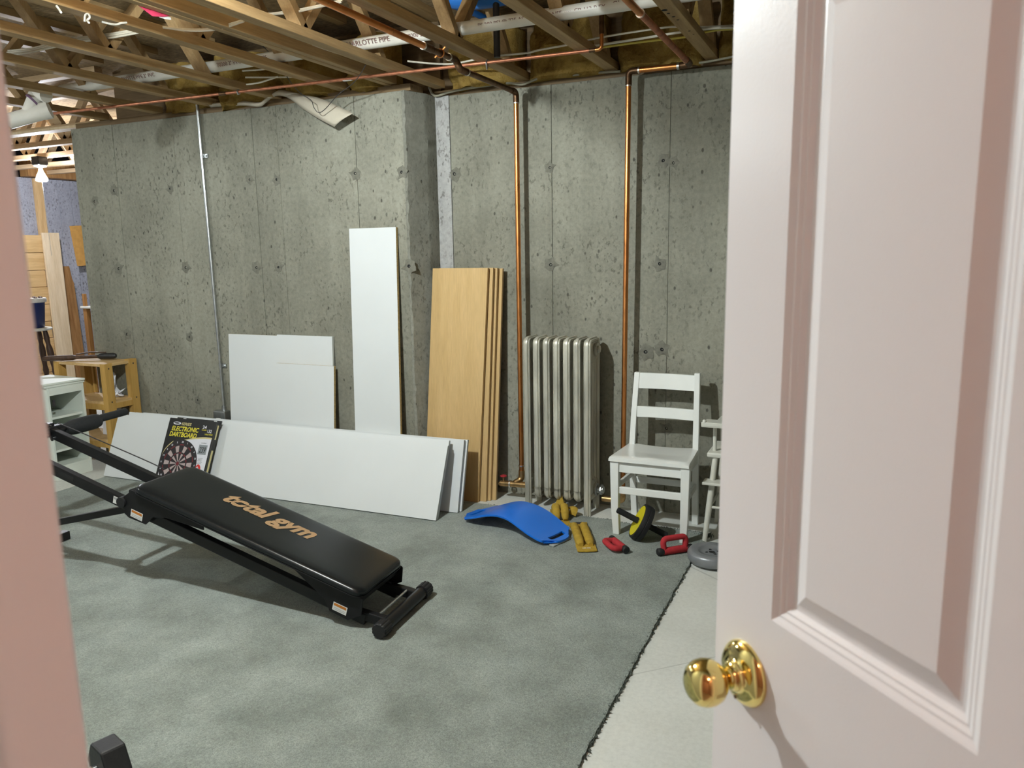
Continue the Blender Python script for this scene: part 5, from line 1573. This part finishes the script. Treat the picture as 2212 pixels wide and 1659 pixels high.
# ================================================================== LEFT: WHITE SHELF UNIT
wx0, wx1, wy0, wy1 = -5.34, -4.955, 3.345, 3.615
ws = thing('white_shelf_unit', 'low white open shelf unit with a loose lid, beside the door jamb', 'shelf unit', ((wx0 + wx1) / 2, (wy0 + wy1) / 2, 0))
sw = 'shelf_white'
MB().box((wx0, wy0, 0), (wx1, wy0 + 0.016, 0.640)).build('side_panel', sw, ws, bev=0.001, seg=1)
MB().box((wx0, wy1 - 0.016, 0), (wx1, wy1, 0.640)).build('side_panel', sw, ws, bev=0.001, seg=1)
MB().box((wx0, wy0 + 0.016, 0), (wx0 + 0.012, wy1 - 0.016, 0.640)).build('back_panel', sw, ws)
for z in (0.085, 0.20, 0.425):
    MB().box((wx0 + 0.012, wy0 + 0.016, z - 0.008), (wx1 - (0.0 if z < 0.3 else 0.02), wy1 - 0.016, z + 0.008)).build('shelf', sw, ws, bev=0.001, seg=1)
MB().box((wx1 - 0.014, wy0 + 0.016, 0.585), (wx1, wy1 - 0.016, 0.640)).build('top_rail', sw, ws, bev=0.001, seg=1)
MB().box((wx1 - 0.014, wy0 + 0.016, 0.0), (wx1, wy1 - 0.016, 0.077)).build('plinth', sw, ws, bev=0.001, seg=1)
MB().box((wx1, wy0 + 0.030, 0.51), (wx1 + 0.003, wy0 + 0.048, 0.555)).build('hinge_plate', 'wire_black', ws)
MB().box((wx0 - 0.01, wy0 - 0.012, 0.640), (wx1 + 0.006, wy1 + 0.008, 0.655)).build('top_panel', sw, ws, bev=0.002, seg=1)
o = MB().box((-0.20, -0.148, 0), (0.20, 0.150, 0.014), 0, Matrix.Translation((-5.145, 3.482, 0.6565)) @ Matrix.Rotation(radians(-4), 4, 'Z') @ Matrix.Rotation(radians(0), 4, 'X')).build('loose_lid', sw, bev=0.002, seg=1)
tag(o, 'loose white lid board lying on top of the white shelf unit', 'board')

# ================================================================== LEFT: PINE SHELF
ps = thing('pine_shelf', 'honey pine two-shelf stand with square posts before the jutting wall', 'shelf', (-5.07, 3.81, 0))
PM = 'pine_shelf'
for x in (-5.335, -4.85):
    for y in (3.675, 3.878):
        MB().box((x, y, 0), (x + 0.050, y + 0.062, 0.772 if y > 3.8 else 0.764)).build('post', PM, ps, bev=0.002)
for z in (0.752, 0.482, 0.208):
    MB().box((-5.33, 3.682, z - 0.010), (-4.81, 3.935, z + 0.010)).build('shelf_top' if z > 0.7 else 'shelf', 'pine_x', ps, bev=0.002)
    if z < 0.7:
        MB().box((-5.285, 3.676, z - 0.050), (-4.85, 3.692, z - 0.008)).build('front_rail', PM, ps, bev=0.002)
        MB().box((-4.822, 3.737, z - 0.045), (-4.806, 3.878, z - 0.006)).build('side_rail', PM, ps, bev=0.002)
for (y, z) in ((3.706, 0.728), (3.706, 0.49), (3.909, 0.74), (3.909, 0.49)):
    MB().lathe([(0.0055, 0), (0.0055, 0.0015)], 10, 0, frame_matrix((-4.8002, y, z), (0, 1, 0), (0, 0, 1))).build('screw', 'wire_black', ps)
# slats under the top at the left
for x in (-5.24, -5.13):
    MB().box((x, 3.90, 0.502), (x + 0.02, 3.92, 0.742)).build('slat', PM, ps, bev=0.001, seg=1)
o = MB().box((-0.075, -0.02, 0), (0.075, 0.02, 0.258), 0, Matrix.Translation((-4.955, 3.80, 0.2195)) @ Matrix.Rotation(radians(-6), 4, 'X')).build('white_box', 'paper_white', bev=0.002, seg=1)
tag(o, 'upright white box on the bottom shelf of the pine stand', 'box')
mb = MB()
vs, fs = [], []
for i in range(9):
    for j in range(9):
        u_, v_ = i / 8, j / 8
        vs.append((-5.02 + 0.13 * u_ + 0.015 * sin(v_ * 7), 3.86 + 0.03 * sin(u_ * 9 + v_ * 5), 0.495 + 0.18 * v_ * (0.6 + 0.4 * sin(u_ * 5 + 0.6))))
for i in range(8):
    for j in range(8):
        a = i * 9 + j
        fs.append((a, a + 9, a + 10, a + 1))
mb.add(vs, fs)
o = mb.build('crumpled_bag', 'paper_white', smooth=50)
sm = o.modifiers.new('thickness', 'SOLIDIFY'); sm.thickness = 0.006
tag(o, 'crumpled white plastic bag on the middle shelf of the pine stand', 'bag')
# long dark tool on the pine stand
tl = thing('long_tool', 'long dark wooden clamp-like tool lying across the top of the pine stand', 'tool', (-5.12, 3.73, 0.765))
q0, q1 = Vector((-5.375, 3.63, 0.785)), Vector((-4.975, 3.86, 0.792))
MB().tube([q0, q0.lerp(q1, 0.03), q0.lerp(q1, 0.45), q0.lerp(q1, 0.5), q0.lerp(q1, 0.95), q1], [0.012, 0.019, 0.020, 0.013, 0.012, 0.010], 10).build('shaft', 'dark_wood', tl, smooth=50)
MB().tube([q0.lerp(q1, 0.82), q0.lerp(q1, 0.86), q0.lerp(q1, 1.06), q0.lerp(q1, 1.10)], [0.012, 0.021, 0.022, 0.014], 12).build('head', 'iron_black', tl, smooth=50)
MB().tube([q0.lerp(q1, 0.5) + Vector((0, 0, 0.020)), q0.lerp(q1, 0.72) + Vector((0, 0, 0.034)), q0.lerp(q1, 0.95) + Vector((0, 0, 0.026))], 0.005, 8).build('spring_rod', 'dark_wood', tl, smooth=50)

# ================================================================== FAR ROOM
# stool with bucket
sx_, sy_ = -7.05, 4.70
st = thing('round_stool', 'round wooden stool with dark turned legs in the far room', 'stool', (sx_, sy_, 0))
MB().lathe([(0.0, 0.835), (0.14, 0.835), (0.158, 0.842), (0.160, 0.853), (0.150, 0.862), (0.0, 0.862)], 28, 0, Matrix.Translation((sx_, sy_, 0))).build('seat', 'cream_paint', st, smooth=40)
for a in (0.6, 2.1, 3.7, 5.3):
    tp = Vector((sx_ + 0.10 * cos(a), sy_ + 0.10 * sin(a), 0.838))
    bt = Vector((sx_ + 0.20 * cos(a), sy_ + 0.20 * sin(a), 0.0))
    qs = [0, 0.05, 0.10, 0.16, 0.20, 0.26, 0.34, 0.42, 0.47, 0.52, 0.62, 0.8, 0.95, 1.0]
    rs = [0.017, 0.022, 0.024, 0.018, 0.026, 0.029, 0.024, 0.019, 0.026, 0.020, 0.023, 0.018, 0.013, 0.012]
    MB().tube([tp.lerp(bt, q) for q in qs], rs, 10).build('leg', 'dark_wood', st, smooth=50)
bk = thing('paint_bucket', 'dark blue bucket with a white rim standing on the round stool', 'bucket', (sx_ - 0.01, sy_, 0.862))
mtb = Matrix.Translation((sx_ - 0.01, sy_, 0.863))
MB().lathe([(0.0, 0), (0.100, 0), (0.105, 0.005), (0.128, 0.235), (0.122, 0.235), (0.10, 0.01), (0, 0.008)], 28, 0, mtb).build('body', 'bucket_blue', bk, smooth=40)
MB().lathe([(0.128, 0.232), (0.142, 0.236), (0.145, 0.265), (0.140, 0.274), (0.0, 0.272)], 28, 0, mtb).build('lid', 'bucket_rim', bk, smooth=40)
mb = MB()
for k in range(9):
    a = 2 * pi * k / 9
    mb.lathe([(0.02, 0), (0.014, 0.012), (0, 0.016)], 7, 0, mtb @ Matrix.Translation((0.10 * cos(a), 0.10 * sin(a), 0.272)))
mb.build('lid_dirt', 'dark_wood', bk, smooth=50)
# plank pile and boards against the far wall
pk = thing('plank_rack', 'stack of horizontal pine planks against the far wall, left of the pale board', 'plank stack', (-8.62, 5.55, 0))
z = 0.0
k = 0
while z < 1.72:
    hgt = 0.198 if k % 3 else 0.190
    MB().box((-8.735 + 0.004 * (k % 2), 5.0, z + 0.004), (-8.60 + 0.006 * (k % 3), 5.965, z + hgt)).build('plank', 'pine_x', pk, bev=0.006, seg=2)
    z += hgt
    k += 1
def wallboard(name, label, y0, y1, z1, xb, mat, top=None, thick=0.022, xt=-8.735, y0t=None, y1t=None, z0=0.0):
    y0t = y0 if y0t is None else y0t
    y1t = y1 if y1t is None else y1t
    mb = MB()
    tops = top or [(y0t, z1), (y1t, z1)]
    def X_(z): return xb + (xt - xb) * z / z1
    pts = [(y0, z0), (y1, z0)] + tops[::-1]
    vs = [(X_(z_) + thick, y_, z_) for y_, z_ in pts] + [(X_(z_), y_, z_) for y_, z_ in pts]
    k_ = len(pts)
    mb.add(vs, [tuple(range(k_)), tuple(range(2 * k_ - 1, k_ - 1, -1))] + [(i, (i + 1) % k_, k_ + (i + 1) % k_, k_ + i) for i in range(k_)])
    return tag(mb.build(name, mat, bev=0.002, seg=1), label, 'board', 'boards leaning on the far wall')
wallboard('pine_board', 'tall pale pine board leaning on the far wall behind the bucket', 5.90, 6.10, 1.785, -8.50, 'pale_board', xt=-8.575, y0t=5.945, y1t=6.150)
wallboard('old_board', 'weathered brown board with a stepped top beside the pale pine board', 6.11, 6.33, 1.56, -8.60, 'old_board', [(6.160, 1.56), (6.20, 1.56), (6.22, 1.40), (6.335, 1.40), (6.345, 1.25), (6.36, 1.20)], xt=-8.73)
wallboard('wall_stud', 'knotty upright stud on the far wall under the bulb', 6.03, 6.125, 2.40, -8.745, 'pine', xt=-8.745, z0=1.5, thick=0.04)
mb = MB()
mb.prism([(0, 0), (0.30, 0.012), (0.32, 0.492), (-0.045, 0.470)], 0, 0.006, 0, frame_matrix((-8.62, 6.383, 1.399), (0, 1, 0), (0, 0, 1)))
tag(mb.build('tan_sheet', 'tan_card', bev=0.001, seg=1), 'orange-tan sheet hung on the far wall at the edge of the jutting wall', 'sheet')
MB().box((0.02, 0.474, -0.04), (0.06, 0.48, 0.0), 0, frame_matrix((-8.62, 6.383, 1.399), (0, 1, 0), (0, 0, 1))).build('hanger_tab', 'galvanised', bpy.data.objects['tan_sheet'])
# small table past the wall end
tb = thing('old_table', 'old wooden table with a grey top showing past the end of the jutting wall', 'table', (-7.40, 5.95, 0))
MB().box((-7.57, 5.585, 0.968), (-7.24, 6.32, 0.990)).build('top', 'cream_paint', tb, bev=0.004)
for x in (-7.55, -7.31):
    for y in (5.60, 6.24):
        MB().box((x, y, 0), (x + 0.05, y + 0.05, 0.968)).build('leg', 'brown_wood', tb, bev=0.003)
MB().box((-7.55, 5.605, 0.990), (-7.52, 5.64, 1.12)).build('upright', 'brown_wood', tb, bev=0.003)
MB().bar((-7.28, 5.62, 0.60), (-7.28, 6.25, 0.60), 0.03, 0.05).build('rail', 'brown_wood', tb, bev=0.003)
MB().bar((-7.28, 5.66, 0.93), (-7.28, 5.85, 0.66), 0.02, 0.04).build('brace', 'dark_wood', tb, bev=0.003)
MB().box((-7.50, 5.66, 0.03), (-7.33, 6.22, 0.90)).build('drawer_chest', 'dark_wood', tb, bev=0.003)
# ------------------------------------------------ small pieces belong to the part that carries them
def adopt(part_name, names, root_name=None):
    for p in [o for o in bpy.data.objects if o.name.split('.')[0] == part_name and o.parent is not None and o.parent.parent is None]:
        root = p.parent
        if root_name and root.name.split('.')[0] != root_name:
            continue
        for c in list(root.children):
            if c is not p and c.name.split('.')[0] in names:
                c.parent = p
adopt('outlet_box', ['receptacle'])
adopt('tray', ['tray_lip', 'tray_knob'])
adopt('lid', ['lid_dirt'], 'paint_bucket')
adopt('disc', ['hub_slots', 'hub_hole'], 'weight_plate')
adopt('cloth_flap', ['printed_mark', 'hook_tape'])
adopt('valve_body', ['valve_stem', 'valve_wheel', 'valve_outlet'])
adopt('carton', ['white_field', 'gold_swoosh', 'printed_board', 'number', 'lettering', 'logo_oval', 'lcd_panel', 'print_line', 'red_badge', 'badge_darts', 'corner_label', 'corner_label_print', 'side_print'], 'dartboard_box')
adopt('hang_flap', ['flap_sticker'], 'dartboard_box')
adopt('pipe', ['lettering'], 'drain_pipe')
adopt('bottom_chord', ['drill_marks'], 'floor_truss')
